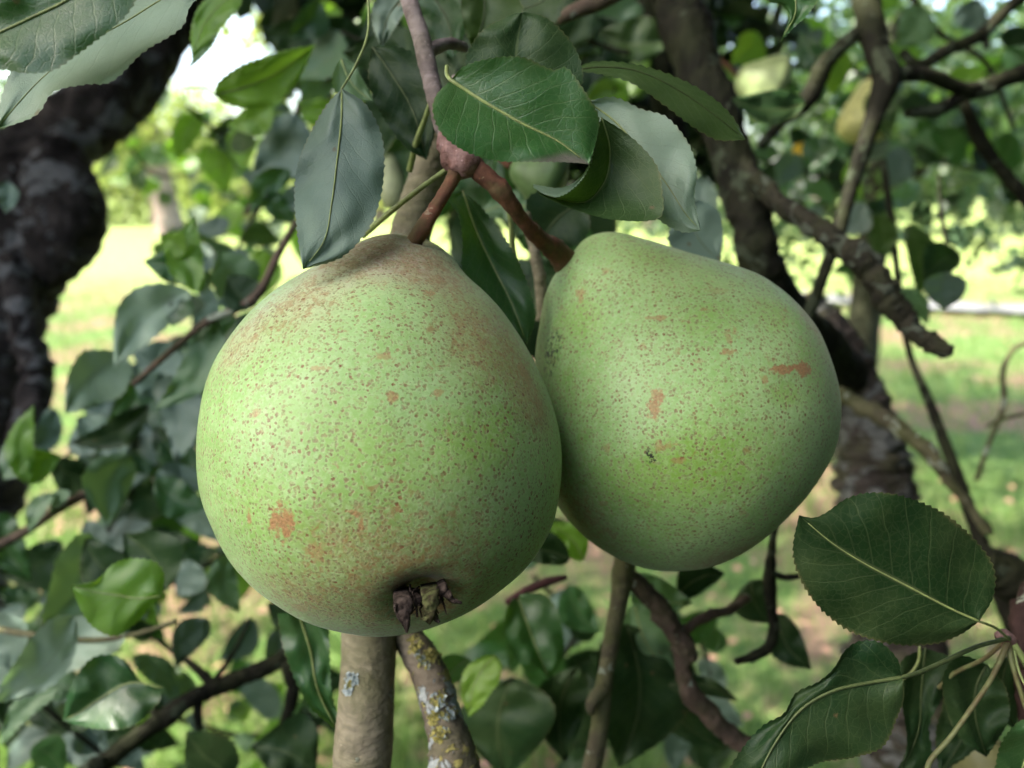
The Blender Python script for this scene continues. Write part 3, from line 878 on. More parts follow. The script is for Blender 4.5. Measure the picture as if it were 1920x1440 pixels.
# lichen flakes growing on the bark surface
def flakes(parent, spots, mat, seed):
    rg = random.Random(seed)
    limb = parent.children[0]
    off = parent.matrix_basis.translation
    tr = BVHTree.FromPolygons([tuple(v.co + off) for v in limb.data.vertices], [tuple(p.vertices) for p in limb.data.polygons])
    verts, faces = [], []
    for (x, y, s, cnt) in spots:
        for _ in range(cnt):
            px, py = x + rg.gauss(0, s * .5), y + rg.gauss(0, s * .5)
            h = tr.ray_cast(CAM, (P(px, py, 1) - CAM).normalized())
            if h[0] is None:
                continue
            c = h[0]
            r = rg.uniform(1.8, 5.0) / F * .27
            out = h[1] if h[1].dot(CAM - c) > 0 else -h[1]
            nrm = (out + Vector((rg.uniform(-.5, .5), rg.uniform(-.5, .5), rg.uniform(-.5, .5)))).normalized()
            a = nrm.orthogonal().normalized(); b = nrm.cross(a)
            k = len(verts)
            verts.append(c)
            m_ = 11
            ph = rg.random() * 6
            for j in range(m_):
                th = j * 2 * math.pi / m_
                q = r * rg.uniform(.6, 1.25)
                verts.append(c + (a * math.cos(th) + b * math.sin(th)) * q + nrm * r * (.22 + .28 * math.sin(th * 3 + ph)) + out * .0002)
            for j in range(m_):
                faces.append((k, k + 1 + j, k + 1 + (j + 1) % m_))
    return make('lichen', verts, faces, mat, parent=parent, smooth=False)


flakes(lb, [(782, 1215, 14, 30), (798, 1238, 16, 44), (812, 1228, 13, 24), (822, 1310, 16, 26), (815, 1345, 16, 44), (842, 1340, 12, 18), (825, 1375, 14, 36), (775, 1200, 9, 14), (850, 1330, 9, 12)], M_LY, 3)
flakes(lb, [(803, 1262, 14, 30), (830, 1325, 18, 34), (855, 1345, 14, 34), (812, 1300, 10, 16), (838, 1362, 18, 30), (790, 1232, 16, 16), (868, 1355, 8, 12)], M_LB, 4)
gb = [o for o in C.objects if o.get('label', '').startswith('thick grey branch')][0]
flakes(gb, [(659, 1271, 10, 30), (654, 1296, 9, 26), (668, 1278, 6, 10)], M_LB, 5)
flakes(gb, [(656, 1283, 5, 7)], M_LY, 6)

# ------------------------------------------------------------------ pears
def loft(poly, axis, d, kd=1.0, shear=None, n=120, seg=120, shrink=0.975, shift=(0, 0)):
    a = np.array(poly, dtype=float)
    q = np.vstack([a[-1], a, a[0], a[1]])
    out = []
    for i in range(1, len(q) - 2):
        p0, p1, p2, p3 = q[i - 1:i + 3]
        for t in np.linspace(0, 1, 10, endpoint=False):
            out.append(0.5 * (2 * p1 + (p2 - p0) * t + (2 * p0 - 5 * p1 + 4 * p2 - p3) * t * t + (3 * p1 - p0 - 3 * p2 + p3) * t ** 3))
    a = np.array(out)
    c = a.mean(0)
    a = c + (a - c) * shrink + np.array(shift)
    ax = np.array(axis, dtype=float); ax /= np.linalg.norm(ax)
    pr = np.array([ax[1], -ax[0]])
    T, Q = a @ ax, a @ pr
    t0, t1 = T.min(), T.max()
    verts, faces, meta = [], [], []
    for i in range(n + 1):
        t = t0 + (t1 - t0) * (1 - math.cos(math.pi * i / n)) / 2
        if i in (0, n):
            s0 = s1 = Q[T.argmin() if i == 0 else T.argmax()]
        else:
            h = []
            for j in range(len(T)):
                ta, tb = T[j], T[(j + 1) % len(T)]
                if (ta - t) * (tb - t) <= 0 and ta != tb:
                    h.append(Q[j] + (Q[(j + 1) % len(T)] - Q[j]) * (t - ta) / (tb - ta))
            s0, s1 = min(h), max(h)
        r = (s1 - s0) / 2; sc = (s0 + s1) / 2
        u = i / n
        dz = shear(u) * 0.001 if shear else 0.0
        for j in range(seg):
            th = 2 * math.pi * j / seg
            s = sc + r * math.cos(th)
            x, y = ax[0] * t + pr[0] * s, ax[1] * t + pr[1] * s
            dep = d + dz - kd * r / F * d * math.sin(th)
            # same metric size whatever the depth
            verts.append(CAM + FWD * dep + RT * ((x - 960) / F * d) + UP * (-(y - 720) / F * d))
    for i in range(n):
        for j in range(seg):
            faces.append((i * seg + j, i * seg + (j + 1) % seg, (i + 1) * seg + (j + 1) % seg, (i + 1) * seg + j))
    return verts, faces


def push(verts, p, r, depth, centre):
    dirn = (centre - p).normalized()
    for i, v in enumerate(verts):
        q = (v - p).length / r
        if q < 1:
            verts[i] = v + dirn * depth * (1 - q * q) ** 2


class Pear:
    pass


def pear_mat(name, russets, tint=0.0, dots=(0.16, 0.07, 0.028), blush_and_shade=None, dotsz=1.0, yellows=(), darks=()):
    """russets: (centre local, radius, squash, strength) scars; blush: (centre, r0, r1, colour, amount)"""
    m, t, b, out = mat_new(name)
    N = NT(t)
    tc = N.n('ShaderNodeTexCoord')
    ob = tc.outputs['Object']
    n0 = N.noise(ob, 22, 4, 0.55)
    n1 = N.noise(ob, 150, 5, 0.65)
    n2 = N.noise(ob, 900, 3, 0.6)
    n3 = N.noise(ob, 60, 4, 0.6)
    G1, G2, G3 = (0.18, 0.335, 0.075), (0.26, 0.40, 0.145), (0.135, 0.27, 0.035)
    col = N.mix(N.ramp(n0.outputs[0], 0.38, 0.62), G1, G2)
    col = N.mix(N.ramp(n3.outputs[0], 0.52, 0.72, 0, 0.45), col, G3)
    col = N.mix(N.ramp(n1.outputs[0], 0.40, 0.66, 0, 0.5), col, (0.265, 0.42, 0.165))
    col = N.mix(N.ramp(n2.outputs[0], 0.45, 0.7, 0, 0.35), col, (0.34, 0.48, 0.24))

    def dist(pt, sq=(1, 1, 1), wob=0.0, wscale=200):
        sub = N.n('ShaderNodeVectorMath', operation='SUBTRACT')
        N.l(ob, sub.inputs[0]); sub.inputs[1].default_value = pt
        ml = N.n('ShaderNodeVectorMath', operation='MULTIPLY')
        N.l(sub.outputs[0], ml.inputs[0]); ml.inputs[1].default_value = sq
        le = N.n('ShaderNodeVectorMath', operation='LENGTH')
        N.l(ml.outputs[0], le.inputs[0])
        dd = le.outputs['Value']
        if wob:
            nz = N.noise(ob, wscale, 5, 0.7)
            dd = N.math('ADD', dd, N.math('MULTIPLY', N.math('SUBTRACT', nz.outputs[0], 0.5), wob))
        return dd
    rus = None      # density of russet freckles
    for (pt, r0, r1, c_, amt) in (blush_and_shade or ()):
        dd = dist(pt, wob=0.012, wscale=70)
        f = N.ramp(dd, r0, r1, amt, 0)
        col = N.mix(f, col, c_)
        rus = f if rus is None else N.math('MAXIMUM', rus, f)
    for (pt, r, amt) in yellows:
        f = N.ramp(dist(pt, (1, 1.6, 1), wob=0.014, wscale=60), r * 0.2, r, amt, 0)
        col = N.mix(f, col, (0.19, 0.34, 0.035))
    # fine russet mottling where the skin is rubbed
    mot = N.noise(ob, 420, 6, 0.75, 0.8)
    if rus is not None:
        thr = N.math('SUBTRACT', mot.outputs[0], N.math('MULTIPLY', rus, 0.22))
        thr2 = N.math('ADD', mot.outputs[0], N.math('MULTIPLY', rus, 0.24))
    else:
        thr2 = mot.outputs[0]
    mm_ = N.ramp(thr2, 0.575, 0.66)
    col = N.mix(N.math('MULTIPLY', mm_, 0.7), col, (0.24, 0.13, 0.05))
    # lenticels, two sizes
    jit = N.n('ShaderNodeVectorMath', operation='ADD')
    N.l(ob, jit.inputs[0])
    jn = N.noise(ob, 1100, 4, .65)
    js = N.n('ShaderNodeVectorMath', operation='SCALE'); N.l(jn.outputs['Color'], js.inputs[0]); js.inputs['Scale'].default_value = 0.0013
    N.l(js.outputs[0], jit.inputs[1])
    hd = None
    dens = N.noise(ob, 85, 4, 0.6)
    for sc, lo, hi, thr, amt, dc in ((740, 0.24, 0.40, 0.0, 1.0, dots), (500, 0.15, 0.27, 0.3, 0.95, tuple(min(1, x * 1.2) for x in dots)), (980, 0.26, 0.44, 0.2, 0.7, (0.13, 0.105, 0.03))):
        vo = N.vor(jit.outputs[0], sc * dotsz)
        vo.inputs['Randomness'].default_value = 0.95
        se = N.n('ShaderNodeSeparateColor'); N.l(vo.outputs['Color'], se.inputs[0])
        rad = N.math('MULTIPLY', se.outputs[2], 0.07)
        f = N.ramp(N.math('ADD', vo.outputs['Distance'], rad), lo, hi + 0.04, 1, 0)
        f = N.math('MULTIPLY', f, N.math('GREATER_THAN', se.outputs[0], thr))
        f = N.math('MULTIPLY', f, N.math('ADD', 0.45, N.math('MULTIPLY', se.outputs[1], 0.55)))
        f = N.math('MULTIPLY', f, N.ramp(dens.outputs[0], 0.30, 0.52, 0.6, 1.0))
        halo = N.ramp(vo.outputs['Distance'], lo, hi + 0.2, 0.22, 0)
        col = N.mix(halo, col, (0.42, 0.58, 0.28))
        col = N.mix(N.math('MULTIPLY', f, amt), col, dc)
        hd = f if hd is None else N.math('MAXIMUM', hd, f)
    # streaky scratches
    for (pt, r, sq, amt) in russets:
        f = N.ramp(dist(pt, sq, wob=r * 3.2, wscale=420), r * 0.45, r * 0.92, amt * .9, 0)
        g2 = N.noise(ob, 1500, 3, 0.7)
        col = N.mix(f, col, N.mix(N.ramp(g2.outputs[0], 0.35, 0.65), (0.35, 0.175, 0.075), (0.24, 0.125, 0.05)))
    for (pt, r) in darks:
        f = N.ramp(dist(pt, (1, 1, 1), wob=0.004, wscale=500), r * 0.4, r, 1, 0)
        dn = N.noise(ob, 800, 4, 0.7)
        f2 = N.math('MULTIPLY', f, N.ramp(dn.outputs[0], 0.50, 0.58))
        col = N.mix(f2, col, (0.02, 0.022, 0.012))
    N.l(col, b.inputs['Base Color'])
    N.l(N.ramp(n1.outputs[0], 0.3, 0.7, 0.40, 0.60), b.inputs['Roughness'])
    b.inputs['Specular IOR Level'].default_value = 0.32
    b.inputs['Sheen Weight'].default_value = 0.12
    b.inputs['Sheen Roughness'].default_value = 0.4
    b.inputs['Subsurface Weight'].default_value = 0.05
    b.inputs['Subsurface Radius'].default_value = (0.002, 0.003, 0.001)
    b.inputs['Subsurface Scale'].default_value = 1.0
    hh = N.math('ADD', N.math('MULTIPLY', n2.outputs[0], 0.25), N.math('ADD', N.math('MULTIPLY', n1.outputs[0], 0.6), N.math('MULTIPLY', hd, -0.35)))
    N.l(N.bump(hh, 0.35, 0.0006), b.inputs['Normal'])
    return m


def build_pear(label, poly, axis, d, kd, shear, calyx, russets=(), blush_and_shade=(), yellows=(), darks=(), shrink=.975, shift=(0, 0), dents=(), lumps=1.0, dots=(0.16, 0.07, 0.028)):
    verts, faces = loft(poly, axis, d, kd, shear, shrink=shrink, shift=shift)
    centre = sum(verts, Vector()) / len(verts)
    for i, v in enumerate(verts):      # slight unevenness of a real fruit
        nn = (v - centre).normalized()
        verts[i] = v + nn * lumps * 0.0009 * noise.noise((v - centre) * 28) + nn * lumps * 0.0004 * noise.noise((v - centre) * 75)
    tree = BVHTree.FromPolygons([tuple(v) for v in verts], faces)

    def surf(x, y, push_=0.0):
        dirn = (P(x, y, 1) - CAM).normalized()
        h = tree.ray_cast(CAM, dirn)
        if h[0] is None:
            return tree.find_nearest(P(x, y, d))[0]
        n = h[1] if h[1].dot(dirn) < 0 else -h[1]
        return h[0] + n * push_
    for (x, y, r, dep) in dents:
        q = surf(x, y)
        if q is not None:
            push(verts, q, r, dep, centre)
    M = Matrix.Translation(centre) @ MC.to_4x4()
    Mi = M.inverted()
    L = lambda x, y: tuple(Mi @ surf(x, y))
    ru = [(L(x, y), r, sq, a) for (x, y, r, sq, a) in russets]
    bl = [(L(x, y), r0, r1, c, a) for (x, y, r0, r1, c, a) in blush_and_shade]
    ye = [(L(x, y), r, a) for (x, y, r, a) in yellows]
    dk = [(L(x, y), r) for (x, y, r) in darks]
    mat = pear_mat('pear skin', ru, blush_and_shade=bl, yellows=ye, darks=dk, dots=dots)
    # wind outward
    o = make('pear', verts, [f[::-1] for f in faces], mat, loc=centre, rot=MC)
    # make normals point outward whatever the winding
    me = o.data
    pz = me.polygons[len(me.polygons) // 2]
    if pz.normal.dot(pz.center) < 0:
        me.flip_normals()
    tag(o, label, 'pear')
    return o, surf, centre


def sepal(parent, pts, mat, thick=0.0003):
    """Small dried tongue: (x, y, depth, width px) points, curled and thick."""
    c = spline(pts, 14)
    verts, faces = [], []
    nx = 7
    for i, (x, y, d, wd) in enumerate(c):
        j0, j1 = c[max(0, i - 1)], c[min(13, i + 1)]
        tx, ty = j1[0] - j0[0], j1[1] - j0[1]
        q = math.hypot(tx, ty) + 1e-6
        px, py = -ty / q, tx / q
        for k_ in range(nx):
            u = k_ / (nx - 1) * 2 - 1
            wob = 1 + .18 * noise.noise((x * .2, u * 3, y * .2))
            verts.append(P(x + px * u * wd / 2 * wob, y + py * u * wd / 2 * wob, d + (1 - u * u) * -0.0005 + noise.noise((x * .13, y * .13, u * 2)) * 0.0011))
    for i in range(13):
        for k_ in range(nx - 1):
            faces.append((i * nx + k_, i * nx + k_ + 1, (i + 1) * nx + k_ + 1, (i + 1) * nx + k_))
    o = make('sepal', verts, faces, mat, parent=parent)
    md = o.modifiers.new('thickness', 'SOLIDIFY'); md.thickness = thick; md.offset = 0
    return o


polyL = [(725, 431), (770, 436), (800, 450), (835, 480), (864, 517), (902, 555), (942, 598), (977, 645), (1007, 700), (1032, 760), (1046, 820), (1052, 880), (1048, 940), (1034, 1000), (1006, 1050), (966, 1093), (915, 1132), (860, 1162), (800, 1186), (730, 1197), (660, 1195), (600, 1181), (545, 1157), (493, 1120), (452, 1080), (418, 1035), (391, 980), (373, 920), (366, 860), (368, 800), (380, 735), (402, 675), (437, 618), (482, 568), (535, 526), (580, 497), (622, 468), (657, 445), (690, 434)]
PINK = (0.42, 0.34, 0.27)
RUS = (0.24, 0.17, 0.06)
pearL, surfL, cL = build_pear(
    'large green pear in front on the left, brown freckles and shrivelled calyx facing the viewer', polyL, (0.06, 1), .212, 1.0,
    lambda u: 10 * (1 - u) ** 2 - 4 * u, (790, 1110),
    russets=[(528, 980, .0042, (1, .85, 1), 1), (467, 968, .0016, (1.5, .8, 1), .8), (668, 962, .0022, (1, 1.6, 1), .8), (678, 985, .0022, (2.6, .9, 1), .75), (590, 1035, .0034, (1, 1.2, 1), .55),
             (738, 745, .0019, (1, 1.3, 1), .7), (825, 735, .0014, (1, 1, 1), .6), (718, 668, .0018, (.8, 1.6, 1), .6), (600, 690, .0014, (.6, 2, 1), .6), (805, 550, .0018, (1, 1, 1), .7), (985, 700, .0042, (1.3, .7, 1), .6), (1010, 760, .004, (1.5, .8, 1), .5),
             (560, 1140, .003, (1, 1, 1), .4), (745, 955, .0013, (1, 1, 1), .6), (840, 1010, .0026, (1, 2.2, 1), .4), (480, 775, .0014, (1, 1, 1), .55)],
    blush_and_shade=[(700, 455, .008, .030, PINK, .6), (560, 560, .002, .02, PINK, .5), (800, 500, .004, .02, (.27, .20, .13), .6), (930, 640, .004, .024, RUS, .5), (1005, 760, .002, .014, (.30, .18, .08), .5), (760, 1105, .004, .034, (.20, .18, .07), .6), (795, 1136, .005, .0125, (.03, .023, .013), .97), (700, 480, .002, .022, (.42, .30, .27), .5), (560, 1120, .002, .016, (.27, .22, .09), .4), (450, 640, .003, .013, PINK, .4), (640, 1010, .001, .012, RUS, .3)],  # the near-black entry paints the shade of the calyx cavity
    yellows=[(900, 830, .02, .6), (700, 870, .02, .35), (500, 950, .02, .3), (620, 800, .018, .25)],
    shrink=.963, shift=(14, -17), dents=[(797, 1128, .013, .004), (793, 1132, .0075, .004), (780, 442, .008, .002)])
# calyx: sepals and stamens; the dark cavity is shade painted into the skin
sd = lambda f, x, y: (f(x, y) - CAM).dot(FWD)
cav = empty('calyx', surfL(795, 1112)); cav.parent = pearL; cav.matrix_basis = pearL.matrix_basis.inverted() @ cav.matrix_basis


def csep(pts, mat):
    o = sepal(None, pts, mat)
    o.location = (0, 0, 0)
    Mw = pearL.matrix_basis @ cav.matrix_basis
    o.parent = cav
    o.data.transform(Mw.inverted())
    return o


def D(x, y, out): return sd(surfL, x, y) - out * 0.001


b0 = D(790, 1108, 0) - .0035
for pts, mt in (
    ([(752, 1102, b0 + .009, 30), (754, 1118, b0 - .002, 33), (757, 1138, b0 - .004, 33), (756, 1152, b0 - .0048, 28), (762, 1168, b0 - .0048, 16), (763, 1186, b0 - .0042, 2)], M_SEPAL),
    ([(742, 1105, b0 + .009, 8), (742, 1130, b0 - .003, 9), (744, 1148, b0 - .0042, 6)], M_SEPAL),
    ([(803, 1094, b0 + .009, 30), (806, 1112, b0 - .003, 34), (808, 1132, b0 - .005, 28), (806, 1152, b0 - .005, 20), (798, 1166, b0 - .0045, 18)], M_SEPALG),
    ([(826, 1100, b0 + .009, 22), (838, 1112, b0 - .001, 16), (848, 1125, b0 - .0022, 10), (866, 1131, b0 - .003, 3)], M_SEPAL),
    ([(780, 1104, b0 + .009, 26), (778, 1120, b0 + .001, 28), (782, 1136, b0 - .001, 22)], M_SEPAL),
    ([(812, 1150, b0 - .0035, 12), (818, 1160, b0 - .004, 9), (824, 1167, b0 - .004, 3)], M_SEPAL),
    ([(822, 1090, b0 + .009, 20), (828, 1102, b0 + .0005, 24), (826, 1118, b0 - .001, 18)], M_SEPAL)):
    csep(pts, mt)

def bristles(n, seed):
    rg = random.Random(seed)
    verts, faces = [], []
    for _ in range(n):
        x, y = 790 + rg.gauss(0, 17), 1112 + rg.gauss(0, 5)
        ex, ey = x + rg.gauss(0, 10), y + rg.uniform(14, 40)
        z0, z1 = b0 + .006, b0 - rg.uniform(.001, .0045)
        a, m, b = P(x, y, z0), P((x + ex) / 2 + rg.gauss(0, 4), (y + ey) / 2, (z0 + z1) / 2 - .0015), P(ex, ey, z1)
        k = len(verts)
        for c, rr in ((a, .0003), (m, .00026), (b, .00012)):
            for j in range(4):
                th = j * math.pi / 2
                verts.append(c + RT * rr * math.cos(th) + (UP * .5 + FWD * .8) * rr * math.sin(th))
        for i in range(2):
            for j in range(4):
                faces.append((k + i * 4 + j, k + i * 4 + (j + 1) % 4, k + (i + 1) * 4 + (j + 1) % 4, k + (i + 1) * 4 + j))
    o = make('stamens', verts, faces, M_SEPAL)
    o.parent = cav
    o.data.transform((pearL.matrix_basis @ cav.matrix_basis).inverted())


bristles(34, 5)
sx = tube('stem', [(868, 300, .2075, 34), (852, 330, .2065, 27), (836, 358, .206, 25), (815, 392, .206, 26), (795, 425, .207, 28), (778, 452, .209, 30)], M_STEM, parent=pearL, seg=40, rough=.10, seed=31, knob=.12)

polyR = [(1110, 428), (1150, 427), (1210, 443), (1280, 465), (1350, 484), (1410, 506), (1457, 535), (1500, 573), (1535, 622), (1560, 680), (1573, 740), (1570, 800), (1553, 850), (1522, 898), (1487, 943), (1452, 985), (1412, 1023), (1362, 1056), (1312, 1073), (1260, 1077), (1200, 1070), (1140, 1048), (1085, 1010), (1042, 965), (1012, 900), (998, 820), (994, 740), (998, 660), (1004, 600), (1013, 550), (1030, 510), (1053, 475), (1080, 444)]
pearR, surfR, cR = build_pear(
    'paler green pear on the right, tilted sideways, with brown scar marks and dark flecks', polyR, (0.62, 0.8), .247, 1.0,
    lambda u: -3 + 6 * u, (1455, 985),
    russets=[(1088, 547, .0022, (1.1, .8, 1), .62), (1090, 562, .0012, (1, .8, 1), .5), (1228, 767, .0029, (1, .9, 1), .85), (1233, 742, .0021, (1.1, .7, 1), .8), (1505, 692, .0046, (.75, 1.7, 1), 1), (1468, 693, .0036, (.55, 2.2, 1), .95),
             (1368, 660, .0019, (.8, 1.5, 1), .7), (1230, 596, .0026, (.45, 3.4, 1), .65), (1365, 630, .0024, (2.2, 1, 1), .5), (1378, 622, .0018, (2.6, .9, 1), .5), (1345, 545, .0024, (.6, 1.6, 1), .3), (1310, 678, .0016, (.6, 2.6, 1), .5),
             (1245, 838, .0026, (.7, 1.6, 1), .6), (1270, 862, .0016, (.7, 1.6, 1), .6), (1138, 840, .0014, (1, 1, 1), .45), (1435, 712, .0016, (1, 1, 1), .6), (1138, 508, .0017, (1, 1, 1), .4), (1205, 650, .0014, (1, 1, 1), .4), (1320, 580, .0014, (.6, 2.5, 1), .5)],
    blush_and_shade=[(1052, 478, .002, .010, (.36, .2, .14), .6), (1360, 1050, .004, .018, (.24, .17, .07), .55), (1060, 960, .004, .03, (.17, .15, .06), .6), (1520, 600, .002, .012, (.30, .22, .1), .4)],
    yellows=[(1330, 870, .024, .6), (1210, 900, .02, .5), (1475, 740, .009, .5), (1330, 600, .014, .35), (1440, 590, .012, .35), (1220, 480, .012, .3), (1080, 600, .014, .45)],
    darks=[(1035, 650, .007), (1030, 680, .006), (1225, 855, .0035)],
    shrink=.958, shift=(-3, 0), dents=[(1062, 484, .008, .002), (1476, 742, .009, .0005)], dots=(0.15, 0.085, 0.03))
st = tube('stem', [(885, 305, .2085, 34), (905, 325, .208, 36), (926, 345, .2085, 35), (938, 357, .209, 41), (950, 372, .21, 33), (965, 392, .213, 27), (990, 425, .219, 27), (1015, 450, .227, 31), (1040, 470, .234, 40), (1062, 492, .24, 46)], M_STEM, parent=pearR, seg=40, rough=.13, seed=32, knob=.16)
cr = empty('calyx', surfR(1440, 985)); cr.parent = pearR; cr.matrix_basis = pearR.matrix_basis.inverted() @ cr.matrix_basis
Mw = pearR.matrix_basis @ cr.matrix_basis
for pts in ([(1446, 975, .247, 12), (1452, 986, .246, 14), (1458, 992, .246, 6)], [(1440, 984, .25, 8), (1450, 990, .25, 8), (1455, 984, .25, 4)]):
    o = sepal(None, pts, M_SEPAL); o.parent = cr; o.data.transform(Mw.inverted())


def small_pear(label, x, y, d, w_, h_, colr, tilt=0.0, group=None, seed=0):
    prof = [(0, .03), (.03, .24), (.12, .42), (.28, .6), (.46, .82), (.64, .97), (.78, 1.0), (.91, .8), (.98, .4), (1, .05)]
    pts = spline([(a * 10, b) for a, b in prof], 28)
    seg = 24
    R0, H0 = w_ / 2 / F * d, h_ / F * d
    c = P(x, y, d)
    M = Matrix.Translation(c) @ MC.to_4x4() @ Matrix.Rotation(tilt, 4, 'Z')
    verts, faces = [], []
    for t, r in pts:
        for j in range(seg):
            th = j * 2 * math.pi / seg
            rr = max(.01, r) * R0 * (1 + .04 * math.sin(th * 2 + seed))
            verts.append(M @ Vector((rr * math.cos(th), H0 * (.5 - t / 10), rr * math.sin(th))))
    n = len(pts)
    for i in range(n - 1):
        for j in range(seg):
            faces.append((i * seg + j, i * seg + (j + 1) % seg, (i + 1) * seg + (j + 1) % seg, (i + 1) * seg + j))
    faces.append(tuple(range(seg))[::-1]); faces.append(tuple(range((n - 1) * seg, n * seg)))
    m = plain_mat('young pear skin', colr, tuple(v * .75 for v in colr), .45, 120, .1)
    o = make('pear', verts, faces, m, loc=c)
    tag(o, label, 'pear', group)
    a = M @ Vector((0, H0 * .48, 0)); b = M @ Vector((R0 * .3, H0 * .95, 0))
    wtube('stem', [(*a, R0 * .09), (*((a + b) / 2), R0 * .07), (*b, R0 * .07)], M_STEM, parent=o, seg=8)
    return o


small_pear('small yellow pear painted as sunlit behind the forked dark branch', 1624, 208, .93, 96, 118, (.62, .63, .25), tilt=-.1)  # sunlight on this pear is put into its bright skin colour
small_pear('out of focus pale green pear right of the thick mossy limb', 1425, 158, .8, 120, 95, (.36, .45, .20), tilt=1.2)
small_pear('cream pear in shade beside the hanging grey leaf', 733, 322, .42, 50, 140, (.30, .33, .17), tilt=.1)
small_pear('brownish green pear at the bottom right corner behind leaf stalks', 1868, 1470, .34, 190, 215, (.15, .15, .06), tilt=.5)
small_pear('half hidden green pear tucked under the big glossy leaf', 1008, 330, .30, 120, 110, (.10, .17, .06), tilt=1.2)

# ------------------------------------------------------------------ near leaves
hero('glossy oval leaf with yellow midrib lying over the pear stems, greyish dry tip',
     [(845, 150), (875, 122, -1), (940, 107, -1), (985, 109, -1), (1035, 131, 0), (1062, 127, 1), (1092, 165, 2), (1122, 218, 2), (1118, 262, 1), (1104, 308)],
     [(845, 150), (900, 186), (980, 232), (1045, 264), (1104, 308)],
     [(845, 150), (817, 180, -2), (812, 212, -4), (830, 252, -5), (870, 282, -5), (930, 301, -4), (1000, 303, -3), (1060, 304, -1), (1104, 308)],
     .172, 't', fold=.6, wave=.5, n=100, m=9, rib=(7.5, 1.6), stalk=[(838, 125, .180), (838, 140, .175)], stop=.93, dt=-2)
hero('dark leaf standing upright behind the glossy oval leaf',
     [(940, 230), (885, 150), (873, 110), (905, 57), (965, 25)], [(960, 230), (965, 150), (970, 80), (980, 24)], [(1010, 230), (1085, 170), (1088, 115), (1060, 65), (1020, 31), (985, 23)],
     .186, 'd', fold=.3, wave=.8, n=70, rib=None)  # shadow behind the oval leaf put into this dark blade colour
hero('narrow olive leaf seen edge on, arching right above the curled leaf',
     [(1072, 134), (1110, 116, 2), (1180, 119, 3), (1250, 138, 4), (1320, 172, 5), (1370, 215, 3), (1398, 262)],
     [(1072, 134), (1120, 126), (1190, 132), (1260, 162), (1330, 208), (1398, 262)],
     [(1072, 134), (1120, 138, -2), (1185, 156, -5), (1250, 200, -6), (1300, 238, -5), (1345, 262, -2), (1398, 262)],
     .20, 'o', under=True, wave=.3, n=64, rib=(4, 1.2), dt=14)
hero('pale soft green leaf hanging behind the curled leaf, pointed tip down',
     [(1100, 190), (1150, 182, 0), (1200, 204), (1250, 220), (1290, 268), (1306, 320), (1302, 370), (1314, 432)],
     [(1100, 190), (1150, 225), (1200, 280), (1250, 345), (1285, 400), (1314, 432)],
     [(1100, 190), (1100, 240), (1140, 310), (1190, 370), (1240, 415), (1280, 435), (1314, 432)],
     .193, 'w', n=80, m=8, fold=.5, wave=.8, rib=(4, 1), dt=-11)
hero('curled dark leaf with its finely veined face, folded into a hook',
     [(1128, 220), (1113, 260, -3), (1110, 302, -5), (1086, 344, -7), (1046, 370, -7), (1008, 360, -4)],
     [(1128, 220), (1142, 268, 3), (1142, 312, 5), (1128, 350, 3), (1090, 380, 0), (1010, 362, -3)],
     [(1128, 220), (1182, 256, 1), (1228, 305, -1), (1241, 355, -3), (1236, 408, -4), (1160, 413, -4), (1085, 396, -4), (1012, 366, -3)],
     .178, 'c', n=90, m=10, fold=-.1, wave=.3, bulge=.5, rib=(3.4, 1), dt=-2)
hero('pale inner rim of a curled leaf below the glossy oval leaf',
     [(1114, 262), (1108, 300), (1085, 335), (1050, 352), (1000, 345)], [(1112, 280), (1106, 306), (1080, 345), (1045, 364), (1000, 350)], [(1112, 290), (1108, 314), (1078, 352), (1040, 372), (1000, 352)],
     .1755, 'w', n=40, m=4, serr=.4, wave=.2, rib=None)
hero('broad bluish grey leaf hanging straight down left of the branch',
     [(641, 166), (607, 205, 1), (568, 280, 3), (553, 345, 4), (556, 425, 3), (568, 505)],
     [(641, 166), (640, 225), (632, 300), (622, 380), (608, 450), (568, 505)],
     [(641, 166), (685, 195, 0), (714, 250, 1), (720, 310, 2), (712, 375, 2), (690, 430, 1), (640, 482, 0), (568, 505)],
     .20, 'b', n=90, m=9, fold=-.35, wave=.7, rib=(4.5, 1.2), dt=-16, stalk=[(690, -20, .212), (690, 60, .208), (668, 120, .203)])
hero('dark leaf hanging in the shadow between grey leaf and branch',
     [(698, 88), (692, 150), (716, 215), (760, 275), (800, 300)], [(698, 88), (735, 140), (775, 210), (800, 300)], [(698, 88), (760, 92), (808, 140), (822, 215), (800, 300)],
     .235, 'd', n=60, fold=.6, rib=(4, 1.2))
hero('long dark leaf with pale wavy edge hanging between the pears',
     [(868, 358), (838, 368, -2), (860, 405, -2), (868, 455, -3), (868, 510, -3), (905, 565, -2), (950, 612, 0), (988, 645)],
     [(868, 358), (892, 430, 2), (925, 500, 3), (960, 570, 2), (988, 645)],
     [(868, 358), (905, 392, 0), (942, 440, 0), (976, 500, 0), (998, 560), (1002, 605), (988, 645)],
     .225, 'g', n=90, m=8, fold=.7, wave=.7, rib=(4, 1.2))
hero('dark glossy leaf in the top left corner with pale veins and small scab',
     [(160, -60, 1.9), (60, -60, 1.9), (-20, -20, 1.4), (-120, 70)], [(200, -60, 1.2), (130, -3, 0.9), (60, 32, 0.7), (0, 60, 0.5), (-120, 110)],
     [(300, -60, 0.7), (262, -10, 0.2), (235, 30, -0.2), (200, 60, -0.5), (150, 98, -0.8), (100, 131, -0.9), (50, 137, -0.9), (0, 130, -0.5), (-120, 125)],
     .156, 'g', n=100, m=9, fold=.5, wave=.6, rib=(6, 4), serr=1.2)
